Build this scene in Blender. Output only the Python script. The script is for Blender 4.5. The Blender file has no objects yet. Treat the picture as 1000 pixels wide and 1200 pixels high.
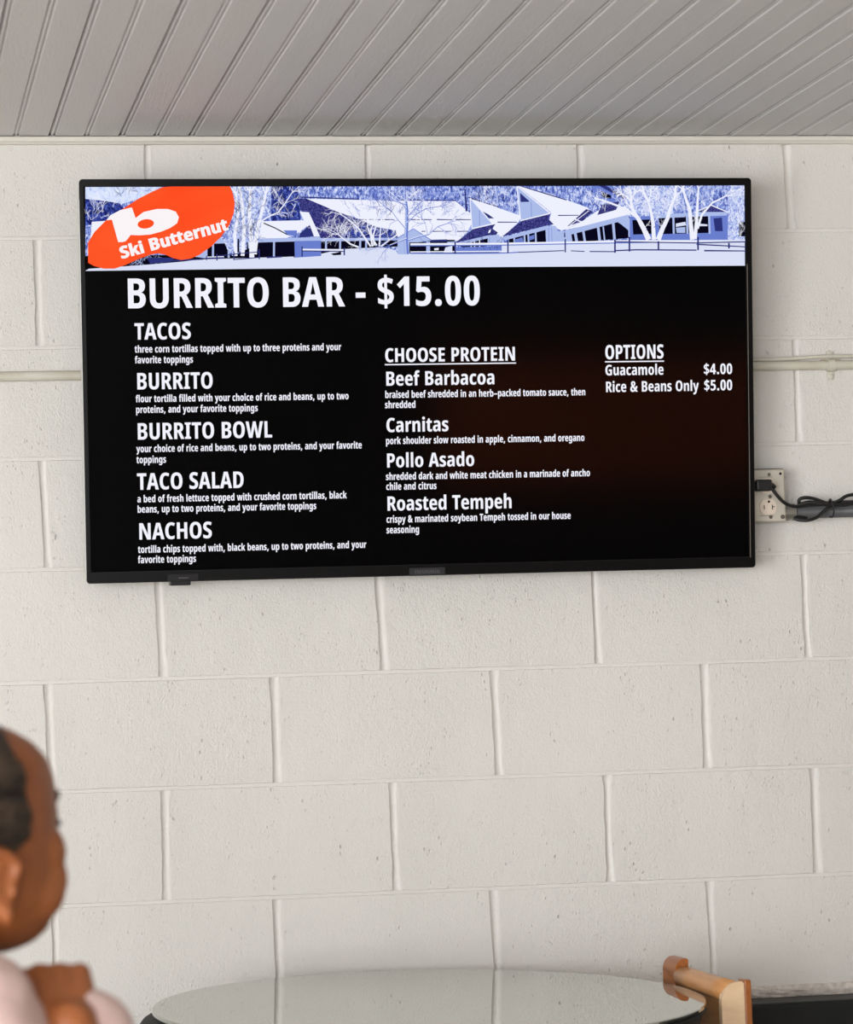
import bpy, bmesh, math, random
from mathutils import Vector, Matrix, Euler, noise
random.seed(7)
SC = bpy.context.scene
COL = SC.collection
PI = math.pi
# ------------------------------------------------------------------ camera
CAM_R = ((0.98589008, 0.0215796, -0.16599718), (-0.16436626, -0.06295734, -0.98438819), (-0.03169344, 0.99778289, -0.05852206))
CAM_C = Vector((-0.21376, -5.41524, 1.26524))
FPX = 3479.11
cd = bpy.data.cameras.new('camera')
cam = bpy.data.objects.new('camera', cd)
COL.objects.link(cam)
cam.matrix_world = Matrix.Translation(CAM_C) @ Matrix(CAM_R).to_4x4()
cd.sensor_fit = 'HORIZONTAL'
cd.sensor_width = 36.0
cd.lens = FPX * 36.0 / 1000.0
cd.clip_start = 0.05
cd.clip_end = 60
cd.dof.use_dof = True
cd.dof.focus_distance = 5.42
cd.dof.aperture_fstop = 7.2
SC.camera = cam
# ------------------------------------------------------------------ world and lights
w = bpy.data.worlds.new('world'); SC.world = w; w.use_nodes = True
bg = w.node_tree.nodes['Background']
bg.inputs[0].default_value = (0.80, 0.89, 1.0, 1); bg.inputs[1].default_value = 1.0
def area(name, loc, rot, sx, sy, power, col):
    l = bpy.data.lights.new(name, 'AREA'); l.shape = 'RECTANGLE'; l.size = sx; l.size_y = sy
    l.energy = power; l.color = col
    o = bpy.data.objects.new(name, l); COL.objects.link(o); o.location = loc; o.rotation_euler = rot
    return o
# daylight entering by the windows of the left wall and of the wall behind the camera
area('daylight_left', (-3.32, -6.1, 1.10), (0, -PI/2, 0), 1.9, 3.9, 362, (0.985, 0.995, 1.0))
area('daylight_front', (-1.75, -8.62, 1.10), (PI/2, 0, 0), 2.5, 1.9, 190, (0.985, 0.995, 1.0))
vs = SC.view_settings
vs.view_transform = 'Standard'; vs.look = 'None'; vs.gamma = 1.0; vs.use_curve_mapping = False
vs.exposure = 0.0

# ------------------------------------------------------------------ measured data and colours
ROWZ = {1: (2.10319, 2.10846), 2: (1.9024, 1.90374), 3: (1.69924, 1.70161), 4: (1.49801, 1.49396), 5: (1.29396, 1.29329), 6: (1.09563, 1.09138), 7: (0.89045, 0.88768), 8: (0.68447, 0.676)}
JOINTX = {(0, 1): (0.20117, 0.20117), (0, 3): (0.61038, 0.61038), (0, 5): (1.01509, 1.01509), (0, 7): (1.41711, 1.42171), (1, 0): (-0.00388, -0.00372), (2, 7): (1.42133, 1.4204), (3, 0): (-0.00441, 0.00198), (4, 1): (0.20069, 0.20517), (4, 3): (0.60602, 0.61266), (4, 5): (1.0129, 1.01633), (4, 7): (1.42081, 1.4223), (5, 0): (-0.00334, 0.00161), (5, 2): (0.40768, 0.40875), (5, 4): (0.81729, 0.82186), (5, 6): (1.21913, 1.21845), (6, 1): (0.20257, 0.20055), (6, 3): (0.62061, 0.62252), (6, 5): (1.02401, 1.02448), (6, 7): (1.42363, 1.42379), (7, 0): (-0.00113, -0.00113), (7, 2): (0.40072, 0.40212), (7, 4): (0.80238, 0.80801), (7, 6): (1.21262, 1.21699)}
TVQ = (0.68514, -0.11127, 1.82587, 0.09384, 0.00139, 0.00086)
UNDERLINES = [(-0.07272, 0.02421, 0.24319), (0.33729, 0.02433, 0.11169)]
LOGOB = [[-5725,2872,-5650,2962,-5474,3053,-5266,3099,-5234,3004,-5204,2909,-5060,3017,-4821,3070,-4622,3069,-4484,3021,-4430,2922,-4464,2813,-4589,2730,-4749,2666,-4948,2615,-5146,2602,-5299,2609,-5335,2560,-5386,2500,-5445,2483,-5521,2483,-5626,2883],[-4885,2845,-4902,2863,-4927,2877,-4959,2886,-4995,2890,-5033,2888,-5071,2880,-5105,2868,-5133,2851,-5155,2831,-5167,2809,-5170,2787,-5162,2766,-5145,2748,-5120,2734,-5089,2725,-5053,2721,-5015,2723,-4977,2731,-4943,2743,-4914,2760,-4893,2780,-4881,2802,-4878,2824]]
LOGOT = ('Ski Butternut', -0.54631, 0.21883, 0.02069, 0.19904, 0.25816)
NPX = (-0.03412, 0.03245, -0.36117, -0.3464)
SPX = (-0.47492, -0.41862, -0.35968, -0.34721)
SCR = (-0.61052, 0.60562, -0.34015, 0.34735)
BTOP = 0.34704999999999997
CWALL = (228, 224, 219)
CWALL2 = (224, 221, 215)
CCEIL = (226, 226, 226)
CCEIL2 = (220, 218, 217)
CFLOOR = (176, 168, 158)
CGLASS = (174, 177, 168)
CSKIN = (158, 95, 54)
CSKIN2 = (130, 72, 38)
PF0 = 1
PYAW = math.radians(40)
PPIT = math.radians(9)
HPX = (-44, 990)
SHPX = (-40, 1194, 2.72)
ELPX = (150, 1470, 2.74)
WRPX = (83, 1204, 2.74)
CUFPX = (104, 1210, 2.775)
HDIR = (-.35, .55, .75)
HNRM = (.3, .5, -.8)
HSIDE = -1
HCURL = (.9, 1.1, .7)
PATCHES = []
BSX = -.02044
BSZ = .00755
HLINE = lambda z: .026 if -.012 < z < .03 else (.032+(z-.03)*.12 if z >= .03 else -.045)
# ------------------------------------------------------------------ helpers
def at(x, y, depth):
    """photo measurement -> point at that distance from the camera"""
    v = Matrix(CAM_R) @ Vector(((x-500)/FPX, -(y-600)/FPX, -1.0))
    return CAM_C + v*depth
def atz(x, y, z):
    v = Matrix(CAM_R) @ Vector(((x-500)/FPX, -(y-600)/FPX, -1.0))
    return CAM_C + v*((z-CAM_C.z)/v.z)
def srgb(r, g, b):
    f = lambda c: (c/255/12.92) if c/255 <= .04045 else ((c/255+.055)/1.055)**2.4
    return (f(r), f(g), f(b), 1)
MATS = {}
def mat(name, col, rough=.5, metal=0., bump=None, var=None, spec=.5, coat=0, emit=None, stretch=None, sss=0):
    if name in MATS: return MATS[name]
    m = bpy.data.materials.new(name); m.use_nodes = True
    nt = m.node_tree; n = nt.nodes; L = nt.links; b = n['Principled BSDF']
    b.inputs['Base Color'].default_value = col; b.inputs['Roughness'].default_value = rough
    b.inputs['Metallic'].default_value = metal; b.inputs['Specular IOR Level'].default_value = spec
    b.inputs['Coat Weight'].default_value = coat
    if sss:
        b.inputs['Subsurface Weight'].default_value = sss; b.inputs['Subsurface Radius'].default_value = (.012, .005, .003)
        b.inputs['Subsurface Scale'].default_value = 1.0
    if emit:
        b.inputs['Emission Color'].default_value = emit; b.inputs['Emission Strength'].default_value = 1.0
    tc = n.new('ShaderNodeTexCoord'); mp = n.new('ShaderNodeMapping'); L.new(tc.outputs['Object'], mp.inputs[0])
    if stretch: mp.inputs['Scale'].default_value = stretch
    if var:       # (scale, second colour, contrast)
        t = n.new('ShaderNodeTexNoise'); t.inputs['Scale'].default_value = var[0]; t.inputs['Detail'].default_value = 5
        L.new(mp.outputs[0], t.inputs['Vector'])
        r = n.new('ShaderNodeMapRange'); r.inputs[1].default_value = .5-var[2]; r.inputs[2].default_value = .5+var[2]
        L.new(t.outputs['Fac'], r.inputs[0])
        mx = n.new('ShaderNodeMix'); mx.data_type = 'RGBA'; L.new(r.outputs[0], mx.inputs[0])
        mx.inputs[6].default_value = col; mx.inputs[7].default_value = var[1]
        L.new(mx.outputs[2], b.inputs['Base Color'])
    if bump:      # list of (scale, distance)
        prev = None
        for sc_, di in bump:
            t = n.new('ShaderNodeTexNoise'); t.inputs['Scale'].default_value = sc_; t.inputs['Detail'].default_value = 3
            L.new(mp.outputs[0], t.inputs['Vector'])
            bu = n.new('ShaderNodeBump'); bu.inputs['Distance'].default_value = di; bu.inputs['Strength'].default_value = 1
            L.new(t.outputs['Fac'], bu.inputs['Height'])
            if prev: L.new(prev.outputs[0], bu.inputs['Normal'])
            prev = bu
        L.new(prev.outputs[0], b.inputs['Normal'])
    MATS[name] = m
    return m
def glow(name, col, k=1.0):
    m = bpy.data.materials.new(name); m.use_nodes = True; nt = m.node_tree; nt.nodes.clear()
    e = nt.nodes.new('ShaderNodeEmission'); o = nt.nodes.new('ShaderNodeOutputMaterial')
    e.inputs[0].default_value = col; e.inputs[1].default_value = k; nt.links.new(e.outputs[0], o.inputs[0])
    MATS[name] = m; return m
def obj(name, bm, m, parent=None, smooth=False, loc=None, rot=None):
    me = bpy.data.meshes.new(name)
    bmesh.ops.recalc_face_normals(bm, faces=bm.faces) if not getattr(bm, 'keep', False) else None
    bm.to_mesh(me); bm.free()
    if m: me.materials.append(m)
    if smooth:
        for p in me.polygons: p.use_smooth = True
    o = bpy.data.objects.new(name, me); COL.objects.link(o)
    if parent: o.parent = parent
    if loc is not None: o.location = loc
    if rot is not None: o.rotation_euler = rot
    return o
def thing(name, label, cat, loc=(0, 0, 0), rot=(0, 0, 0), group=None):
    o = bpy.data.objects.new(name, None); COL.objects.link(o); o.empty_display_size = .05
    o.location = loc; o.rotation_euler = rot; o['label'] = label; o['category'] = cat
    if group: o['group'] = group
    return o
def tag(o, label, cat, group=None):
    o['label'] = label; o['category'] = cat
    if group: o['group'] = group
    return o
def struct(o): o['kind'] = 'structure'; return o
def box(bm, x0, x1, y0, y1, z0, z1, bev=0, seg=2, M=None):
    r = bmesh.ops.create_cube(bm, size=1)
    vs_ = r['verts']
    for v in vs_:
        v.co = Vector((x0+(v.co.x+.5)*(x1-x0), y0+(v.co.y+.5)*(y1-y0), z0+(v.co.z+.5)*(z1-z0)))
    if bev:
        es = list({e for v in vs_ for e in v.link_edges})
        q = bmesh.ops.bevel(bm, geom=es, offset=bev, segments=seg, affect='EDGES', profile=.5)
        vs_ = list({v for f in q['faces'] for v in f.verts} | {v for v in vs_ if v.is_valid})
    if M:
        seen = set(); st = [v for v in vs_ if v.is_valid]
        while st:
            v = st.pop()
            if v in seen: continue
            seen.add(v); st += [e.other_vert(v) for e in v.link_edges]
        for v in seen: v.co = M @ v.co
    return bm
def B(): return bmesh.new()
def tube(bm, pts, r, n=10, caps=True, closed=False):
    pts = [Vector(p) for p in pts]; rings = []
    rr = r if isinstance(r, (list, tuple)) else [r]*len(pts)
    up = None
    for i, p in enumerate(pts):
        a = pts[max(i-1, 0)]; b = pts[min(i+1, len(pts)-1)]
        t = (b-a).normalized()
        if up is None: up = t.orthogonal().normalized()
        up = (up - t*up.dot(t)).normalized(); s = t.cross(up)
        rings.append([bm.verts.new(p+(up*math.cos(2*PI*k/n)+s*math.sin(2*PI*k/n))*rr[i]) for k in range(n)])
    for a, b in zip(rings, rings[1:]):
        for k in range(n): bm.faces.new((a[k], a[(k+1) % n], b[(k+1) % n], b[k]))
    if caps: bm.faces.new(rings[0][::-1]); bm.faces.new(rings[-1])
    return bm
def spline(P, n=8):
    P = [Vector(p) for p in P]; Q = [P[0]]+P+[P[-1]]; out = []
    for i in range(len(P)-1):
        a, b, c, d = Q[i:i+4]
        for k in range(n):
            t = k/n
            out.append(.5*((2*b)+(c-a)*t+(2*a-5*b+4*c-d)*t*t+(3*b-a-3*c+d)*t**3))
    return out+[P[-1]]
def lathe(bm, prof, n=48, M=None):
    rings = []
    for r_, z in prof:
        rings.append([bm.verts.new((M or Matrix()) @ Vector((r_*math.cos(2*PI*k/n), r_*math.sin(2*PI*k/n), z))) for k in range(n)])
    for a, b in zip(rings, rings[1:]):
        for k in range(n): bm.faces.new((a[k], a[(k+1) % n], b[(k+1) % n], b[k]))
    bm.faces.new(rings[0][::-1]); bm.faces.new(rings[-1]); return bm

# ------------------------------------------------------------------ materials
BLK = mat('painted_block', srgb(*CWALL), .48, var=(3.0, srgb(*CWALL2), .25))
def block_relief(m):
    nt = m.node_tree; n = nt.nodes; L = nt.links; b = n['Principled BSDF']; mp = [x for x in n if x.type == 'MAPPING'][0]
    def noi(sc_, det, dist=0):
        t = n.new('ShaderNodeTexNoise'); t.inputs['Scale'].default_value = sc_; t.inputs['Detail'].default_value = det; t.inputs['Distortion'].default_value = dist
        L.new(mp.outputs[0], t.inputs['Vector']); return t.outputs['Fac']
    def mth(op, a, c):
        q = n.new('ShaderNodeMath'); q.operation = op
        for i, v in enumerate((a, c)):
            if isinstance(v, float): q.inputs[i].default_value = v
            else: L.new(v, q.inputs[i])
        return q.outputs[0]
    def rng(v, a, c, d, e):
        q = n.new('ShaderNodeMapRange'); L.new(v, q.inputs[0])
        for i, z in zip((1, 2, 3, 4), (a, c, d, e)): q.inputs[i].default_value = z
        return q.outputs[0]
    amt = rng(noi(3.2, 2), .36, .64, .45, 1.0)                      # some blocks are painted smoother than others
    fine = mth('MULTIPLY', noi(340, 3), .0018)
    mid = mth('MULTIPLY', noi(120, 2), .0012)
    pv = n.new('ShaderNodeTexVoronoi'); pv.inputs['Scale'].default_value = 150; L.new(mp.outputs[0], pv.inputs['Vector'])
    lump = mth('MULTIPLY', rng(pv.outputs['Distance'], .05, .28, 1.0, 0.0), rng(noi(34, 2), .50, .64, 0.0, .0016))
    pv2 = n.new('ShaderNodeTexVoronoi'); pv2.inputs['Scale'].default_value = 85; L.new(mp.outputs[0], pv2.inputs['Vector'])
    pit = mth('MULTIPLY', rng(pv2.outputs['Distance'], .05, .20, 1.0, 0.0), rng(noi(21, 2), .54, .66, 0.0, -.0024))
    h = mth('ADD', mth('MULTIPLY', mth('ADD', fine, mth('ADD', mid, lump)), amt), pit)
    h = mth('ADD', h, mth('MULTIPLY', noi(9, 2), .004))
    bu = n.new('ShaderNodeBump'); bu.inputs['Distance'].default_value = 1.0; bu.inputs['Strength'].default_value = 1.0
    L.new(h, bu.inputs['Height']); L.new(bu.outputs[0], b.inputs['Normal'])
[x for x in BLK.node_tree.nodes if x.type == 'MAPPING'][0].inputs['Scale'].default_value = (1, 1, .62)
block_relief(BLK)
MORT = mat('painted_mortar', srgb(*CWALL), .45, bump=[(150, .0014)])
CEIL = mat('painted_boards', srgb(*CCEIL), .55, bump=[(60, .0006)], var=(1.6, srgb(*CCEIL2), .3), stretch=(6, .6, 1))
TRIM = mat('painted_trim', srgb(226, 222, 212), .45, bump=[(90, .0006)])
PIPE = mat('painted_pipe', srgb(218, 216, 204), .4, bump=[(80, .0008)], var=(18, srgb(205, 198, 180), .2))
STAIN_SHADE = mat('pipe_stain_shade', srgb(150, 118, 84), .7, bump=[(120, .001)], var=(30, srgb(196, 180, 155), .2))  # brown of the pipe's stain, also used for the shade in its gaps

# ------------------------------------------------------------------ wall of painted blocks
Zc = 2.31; BH = .2032; BW = .2032
rowz = ROWZ      # per horizontal joint: (height at X=0, height at X=1.45)
def jz(r, x):
    if r <= 0: return 2.297
    if r in rowz:
        a, b = rowz[r]; t = max(-.6, min(1.6, x/1.45)); return a+(b-a)*t
    return Zc-r*BH-.004
JX = JOINTX
def jx(r, u):
    return JX.get((r, u), (u*BW, u*BW))
wall = struct(obj('wall_back', box(B(), -3.3, 4.5, .024, .16, -.05, 2.5), MORT))
G = .0065
def block_mesh(r, u):
    xl, xlb = jx(r, u); xr, xrb = jx(r, u+2)
    gl = G*random.uniform(.85, 1.2); gr = G*random.uniform(.85, 1.2)
    xl += gl; xlb += gl; xr -= gr; xrb -= gr
    g = .0022
    P = [(xl, jz(r, xl)-g), (xr, jz(r, xr)-g), (xrb, jz(r+1, xrb)+g), (xlb, jz(r+1, xlb)+g)]
    if r+1 >= 12: P[2] = (xrb, 0.0); P[3] = (xlb, 0.0)
    bm = B(); out = []
    sides = ((0, 1, 14), (1, 2, 8), (2, 3, 14), (3, 0, 8))
    for a, b, n in sides:
        for k in range(n):
            t = k/n; x = P[a][0]+(P[b][0]-P[a][0])*t; z = P[a][1]+(P[b][1]-P[a][1])*t
            j = .0009 if k else 0
            ox = random.uniform(-j, j)*1.2 if n == 8 else 0; oz = random.uniform(-j, j)*.5 if n == 14 else 0
            if k == 0:                                   # small worn corner
                cx = sum(p[0] for p in P)/4; cz = sum(p[1] for p in P)/4
                ox = .0012 if cx > x else -.0012; oz = .0007 if cz > z else -.0007
            out.append((x+ox, z+oz))
    cx = sum(p[0] for p in P)/4; cz = sum(p[1] for p in P)/4
    y0 = random.uniform(-.0006, .0006)
    def ring(ins, y):
        R_ = []
        for x, z in out:
            dx = ins if x < cx else -ins; dz = ins if z < cz else -ins
            # move inward only at the side the point lies on
            ex = min(abs(x-xl), abs(x-xr), abs(x-xlb), abs(x-xrb)); ez = min(abs(z-P[0][1]), abs(z-P[2][1]), abs(z-P[1][1]), abs(z-P[3][1]))
            if ex > .006: dx = 0
            if ez > .005: dz = 0
            R_.append(bm.verts.new((x+dx, y+y0, z+dz)))
        return R_
    rings = [ring(0, .03), ring(0, .0035), ring(.0006, .0012), ring(.0020, .0)]
    n = len(out)
    for a, b in zip(rings, rings[1:]):
        for k in range(n): bm.faces.new((a[k], a[(k+1) % n], b[(k+1) % n], b[k]))
    bm.faces.new(rings[-1])
    return bm
for r in range(0, 12):
    u0 = -15 if r % 2 == 0 else -16
    for u in range(u0, 22, 2):
        o = obj('block', block_mesh(r, u), BLK, wall)
# joints: concave upright ones, nearly flush level ones
for r in range(0, 11):
    u0 = -15 if r % 2 == 0 else -14
    for u in range(u0, 22, 2):
        xa, xb = jx(r, u)
        bm = B(); zt = jz(r, xa); zb = jz(r+1, xb); n = 7; m_ = 9; rows = []
        dep = random.uniform(.0050, .0062); ph = random.uniform(0, 9)
        for k in range(n+1):
            t = k/n; x = xa+(xb-xa)*t+noise.noise((k*.9, ph, u))*.0006; z = zt-.001+(zb+.001-zt+.001)*t
            e = .35 if k in (0, n) else 1
            rows.append([bm.verts.new((x+(q/(m_-1)-.5)*2*(G*1.35), .0016+dep*e*(1-((q/(m_-1)-.5)*2)**2)-.0004, z)) for q in range(m_)])
        for a, b in zip(rows, rows[1:]):
            for q in range(m_-1): bm.faces.new((a[q], a[q+1], b[q+1], b[q]))
        o = obj('mortar', bm, MORT, wall, smooth=True)
for r in range(1, 12):
    bm = B(); rows = []; N = 150
    for k in range(N+1):
        x = -3.2+7.6*k/N; z = jz(r, x); h = .0034; wv = noise.noise((x*3, r*5, 0))*.0005
        rows.append([bm.verts.new((x, .0016, z-h)), bm.verts.new((x, .0011+wv, z-h*.5)), bm.verts.new((x, .0011+wv, z+h*.5)), bm.verts.new((x, .0016, z+h))])
    for a, b in zip(rows, rows[1:]):
        for q in range(3): bm.faces.new((a[q], a[q+1], b[q+1], b[q]))
    obj('mortar', bm, MORT, wall, smooth=True)
# crumbled ledge of old mortar over the black bench
bm = B(); rows = []
for k in range(161):
    x = 1.10+2.3*k/160; rr_ = []
    for q in range(7):
        t = q/6; z = .6875-.0235*t+noise.noise((x*40, t*3, 2))*.0015
        y = -.0015-.004*math.sin(PI*min(1, t*1.1))-abs(noise.noise((x*95, t*6, 7)))*.006
        rr_.append(bm.verts.new((x, y if 0 < q else .002, z)))
    rows.append(rr_)
for a, b in zip(rows, rows[1:]):
    for q in range(6): bm.faces.new((a[q], a[q+1], b[q+1], b[q]))
obj('mortar_ledge', bm, mat('old_mortar', srgb(236, 228, 220), .8, bump=[(160, .003)], var=(70, srgb(196, 184, 174), .2)), wall)
# filled patches and drips in the paint: low raised lumps that belong to the wall
for (x, z, sx, sz) in PATCHES:
    bm = B(); bmesh.ops.create_icosphere(bm, subdivisions=3, radius=1)
    for v in bm.verts:
        k = 1+.35*noise.noise(v.co*2.2+Vector((x*9, z*9, 0)))
        v.co = Vector((x+v.co.x*sx*k, v.co.y*.0022-.0003, z+v.co.z*sz*k))
    obj('paint_lump', bm, BLK, wall, smooth=True)

# ------------------------------------------------------------------ other walls, floor
WALLM = mat('plaster', srgb(205, 198, 188), .8, bump=[(60, .001)])
WOODW = mat('brown_panelling', srgb(52, 46, 44), .6, bump=[(30, .001)], var=(3, srgb(40, 35, 34), .2), stretch=(6, 6, .6))
struct(obj('floor', box(B(), -3.2, 4.4, -8.5, .02, -.1, 0), mat('floor_tile', srgb(*CFLOOR), .45, var=(6, srgb(140, 126, 108), .2), bump=[(20, .0006)])))
bm = B()
box(bm, -3.3, -3.2, -8.5, .03, 0, .12); box(bm, -3.3, -3.2, -8.5, .03, 2.1, 2.6)
box(bm, -3.3, -3.2, -8.5, -8.1, .12, 2.1); box(bm, -3.3, -3.2, -4.1, .03, .12, 2.1)
struct(obj('wall_left', bm, WALLM))
struct(obj('wall_right', box(B(), 4.4, 4.5, -8.5, .16, 0, 2.6), WALLM))
bm = B()
box(bm, -3.3, 4.5, -8.6, -8.5, 0, .12); box(bm, -3.3, 4.5, -8.6, -8.5, 2.1, 2.6)
box(bm, -3.3, -3.0, -8.6, -8.5, .12, 2.1); box(bm, -.5, 4.5, -8.6, -8.5, .12, 2.1)
struct(obj('wall_front', bm, WOODW))
FR = mat('window_frame_paint', srgb(225, 222, 214), .4)
wn = struct(obj('window_1', box(box(B(), -3.29, -3.19, -8.12, -4.08, .10, .14), -3.29, -3.19, -8.12, -4.08, 2.08, 2.12), FR))
for yy in (-8.1, -6.77, -5.43, -4.1):
    obj('mullion', box(B(), -3.28, -3.2, yy-.025, yy+.025, .12, 2.1, .004), FR, wn)
wn = struct(obj('window_2', box(box(B(), -3.02, -.48, -8.59, -8.49, .10, .14), -3.02, -.48, -8.59, -8.49, 2.08, 2.12), FR))
for xx in (-3.0, -1.75, -.5):
    obj('mullion', box(B(), xx-.025, xx+.025, -8.58, -8.5, .12, 2.1, .004), FR, wn)

struct(obj('reflection_panel', box(B(), 2.2, 3.9, -8.5, -8.47, .62, 1.22, .006, 1), mat('reflection_orange', srgb(206, 104, 48), .5, bump=[(20, .001)], var=(3, srgb(170, 80, 36), .2), stretch=(1, 1, 8))))  # unseen panel added so the screen mirrors a brown patch
# ------------------------------------------------------------------ ceiling of beaded boards
ceil = struct(obj('ceiling', box(B(), -3.3, 4.5, -8.6, .16, 2.40, 2.6), mat('dark_void', srgb(40, 36, 32), .9)))
PW = .12772; ZB = 2.2893
def plank_profile():
    w_ = PW; h = w_/2
    def bead(c, d):   # groove, round bead, groove about c
        r_ = .0026; o_ = []
        o_ += [(c-.0062, 0), (c-.0042, d), (c-.0030, d)]
        for k in range(7):
            a = PI-PI*k/6; o_.append((c+r_*math.cos(a), d*.55-.0022*math.sin(a)+.0008))
        o_ += [(c+.0030, d), (c+.0042, d), (c+.0062, 0)]
        return o_
    p = [(.0012, .015), (.0012, .0050), (.0030, .0050)]
    for k in range(7):
        a = PI-PI*k/6; p.append((.0056+.0026*math.cos(a), .0028-.0022*math.sin(a)+.0004))
    p += [(.0084, .0046), (.0096, .0046), (.0112, 0)]
    p += bead(h+.004, .0034)
    p += [(w_-.0025, 0), (w_-.0008, .0025), (w_-.0008, .015)]
    return p
bm = B(); pr = plank_profile(); ys = [-.006, -2.2, -4.4, -6.6, -8.5]
vsx = [[bm.verts.new((x, y, z)) for x, z in pr] for y in ys]
for a, b in zip(vsx, vsx[1:]):
    for k in range(len(pr)-1): bm.faces.new((a[k], b[k], b[k+1], a[k+1]))
bm.faces.new(vsx[0])
for v in bm.verts: v.co = Vector((v.co.x+v.co.y*BSX, v.co.y, v.co.z+v.co.y*BSZ))      # boards run a little askew to the wall
p0 = obj('plank', bm, CEIL, ceil, loc=(0, 0, 0))
for i in range(-27, 34):
    o = p0 if i == -27 else p0.copy()
    if i != -27: COL.objects.link(o); o.parent = ceil
    o.location = (.0215+i*PW, 0, ZB+random.uniform(0, .0007))
# small flat moulding where ceiling and wall meet
bm = B(); pr = [(.002, 2.2878), (-.0125, 2.2878), (-.0140, 2.2860), (-.0140, 2.2795), (-.0105, 2.2770), (-.0085, 2.2745), (.002, 2.2738)]
va = [bm.verts.new((-3.2, y, z)) for y, z in pr]; vb = [bm.verts.new((4.4, y, z)) for y, z in pr]
for k in range(len(pr)-1): bm.faces.new((va[k], va[k+1], vb[k+1], vb[k]))
bm.faces.new(va); bm.faces.new(vb[::-1])
struct(obj('trim_1', bm, TRIM))

# ------------------------------------------------------------------ painted pipe across the wall
pipe = thing('painted_pipe', 'thin cream-painted pipe running level along the block wall behind the screen', 'pipe', (0, 0, 0))
zp = 1.8490
obj('pipe_run', tube(B(), [(-3.19, -.0095, zp), (-1, -.0095, zp), (0, -.0095, zp), (1.4, -.0095, zp), (4.39, -.0095, zp)], .0088, 16), PIPE, pipe, True)
obj('rust_stain', box(B(), -.6, .12, -.0045, .0003, zp+.0075, zp+.0098, .0006, 1), STAIN_SHADE, pipe)['label'] = 'brown stain line along the top of the pipe'
pts = spline([(1.30, -.008, zp+.0135), (1.37, -.012, zp+.0125), (1.44, -.013, zp+.0150), (1.475, -.017, zp+.0160), (1.50, -.016, zp+.0160), (1.56, -.011, zp+.0160), (1.9, -.01, zp+.014), (4.3, -.01, zp+.014)], 6)
obj('flat_strip', tube(B(), pts, .0036, 8), PIPE, pipe, True)
for dx in (-.018, .008):
    obj('gap_shade', box(B(), 1.4855+dx, 1.4855+dx+.012, -.006, .0002, zp+.0088, zp+.0116, .0005, 1), STAIN_SHADE, pipe)  # brown bars standing in for shade in the wedge gaps
bm = B()
outer = [(-.0035, zp-.0275), (-.0035, zp-.0120)]; inner = [(-.0006, zp-.0275), (-.0006, zp-.0095)]
for k in range(13):
    a = -PI/2+PI*k/12; outer.append((-.0095-.0115*math.cos(a), zp+.0115*math.sin(a))); inner.append((-.0088-.0085*math.cos(a), zp+.0088*math.sin(a)))
outer += [(-.0035, zp+.0120), (-.0035, zp+.0275)]; inner += [(-.0006, zp+.0095), (-.0006, zp+.0275)]
xs = 1.4855
V4 = [[bm.verts.new((xx, y, z)) for y, z in P] for P, xx in ((outer, xs-.0065), (outer, xs+.0065), (inner, xs+.0065), (inner, xs-.0065))]
for k in range(len(outer)-1):
    for i in range(4): bm.faces.new((V4[i][k], V4[(i+1) % 4][k], V4[(i+1) % 4][k+1], V4[i][k+1]))
bm.faces.new([V4[i][0] for i in range(4)]); bm.faces.new([V4[i][-1] for i in (3, 2, 1, 0)])
st = obj('pipe_strap', bm, PIPE, pipe)
for dz in (-.0215, .0215):
    bm = B(); lathe(bm, [(.0062, -.001), (.0060, .0018), (.0036, .0032)], 16, Matrix.Translation((xs, -.0035, zp+dz)) @ Matrix.Rotation(PI/2, 4, 'X'))
    pass
    obj('screw', bm, PIPE, st)

# ------------------------------------------------------------------ outlet box with plug, conduit and cable
GALV = mat('galvanised_steel', srgb(196, 190, 178), .42, .35, bump=[(40, .0006)], var=(14, srgb(222, 214, 200), .2))
DARK = mat('black_rubber', srgb(20, 19, 19), .45)
GREY = mat('grey_conduit', srgb(88, 88, 90), .45, bump=[(60, .0004)])
BX0, BX1, BZ0, BZ1, BY = 1.2735, 1.3735, 1.5515, 1.6505, -.050
ob = thing('outlet_box', 'square metal outlet box with worn steel cover half hidden behind screen edge', 'outlet', (1.3235, 0, 1.601))
def ox(o): o.matrix_parent_inverse = Matrix.Translation((-1.3235, 0, -1.601)); return o
ox(obj('back_box', box(B(), BX0+.003, BX1+.0022, BY+.004, -.0005, BZ0+.002, BZ1+.0016, .004), mat('box_backing_black', srgb(34, 31, 28), .6), ob))  # black backing behind the steel cover
cv = ox(obj('cover', box(B(), BX0, BX1, BY, BY+.004, BZ0, BZ1, .0035, 3), GALV, ob))
SC_ = mat('steel_screw', srgb(120, 112, 102), .35, .7)
HOLE = mat('black_hole', srgb(8, 7, 7), .8)
IV = mat('receptacle_ivory', srgb(222, 206, 190), .4)
def disc(x, z, y, r_, th, m, par, nm, n=16):
    bm = B(); lathe(bm, [(r_, 0), (r_, th*.6), (r_*.8, th)], n, Matrix.Translation((x, y, z)) @ Matrix.Rotation(PI/2, 4, 'X')); return ox(obj(nm, bm, m, par))
for x, z in ((1.3660, BZ1-.009), ):
    disc(x, z, BY-.0002, .0026, .0006, HOLE, ob, 'screw_hole')
for x, z, r_ in ((1.3440, BZ1-.010, .0032), (1.3440, 1.5606, .0034), (1.3672, 1.5606, .0042), (1.3440, 1.5990, .0034)):
    s_ = disc(x, z, BY-.0002, r_, .0016, SC_, ob, 'screw')
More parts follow.
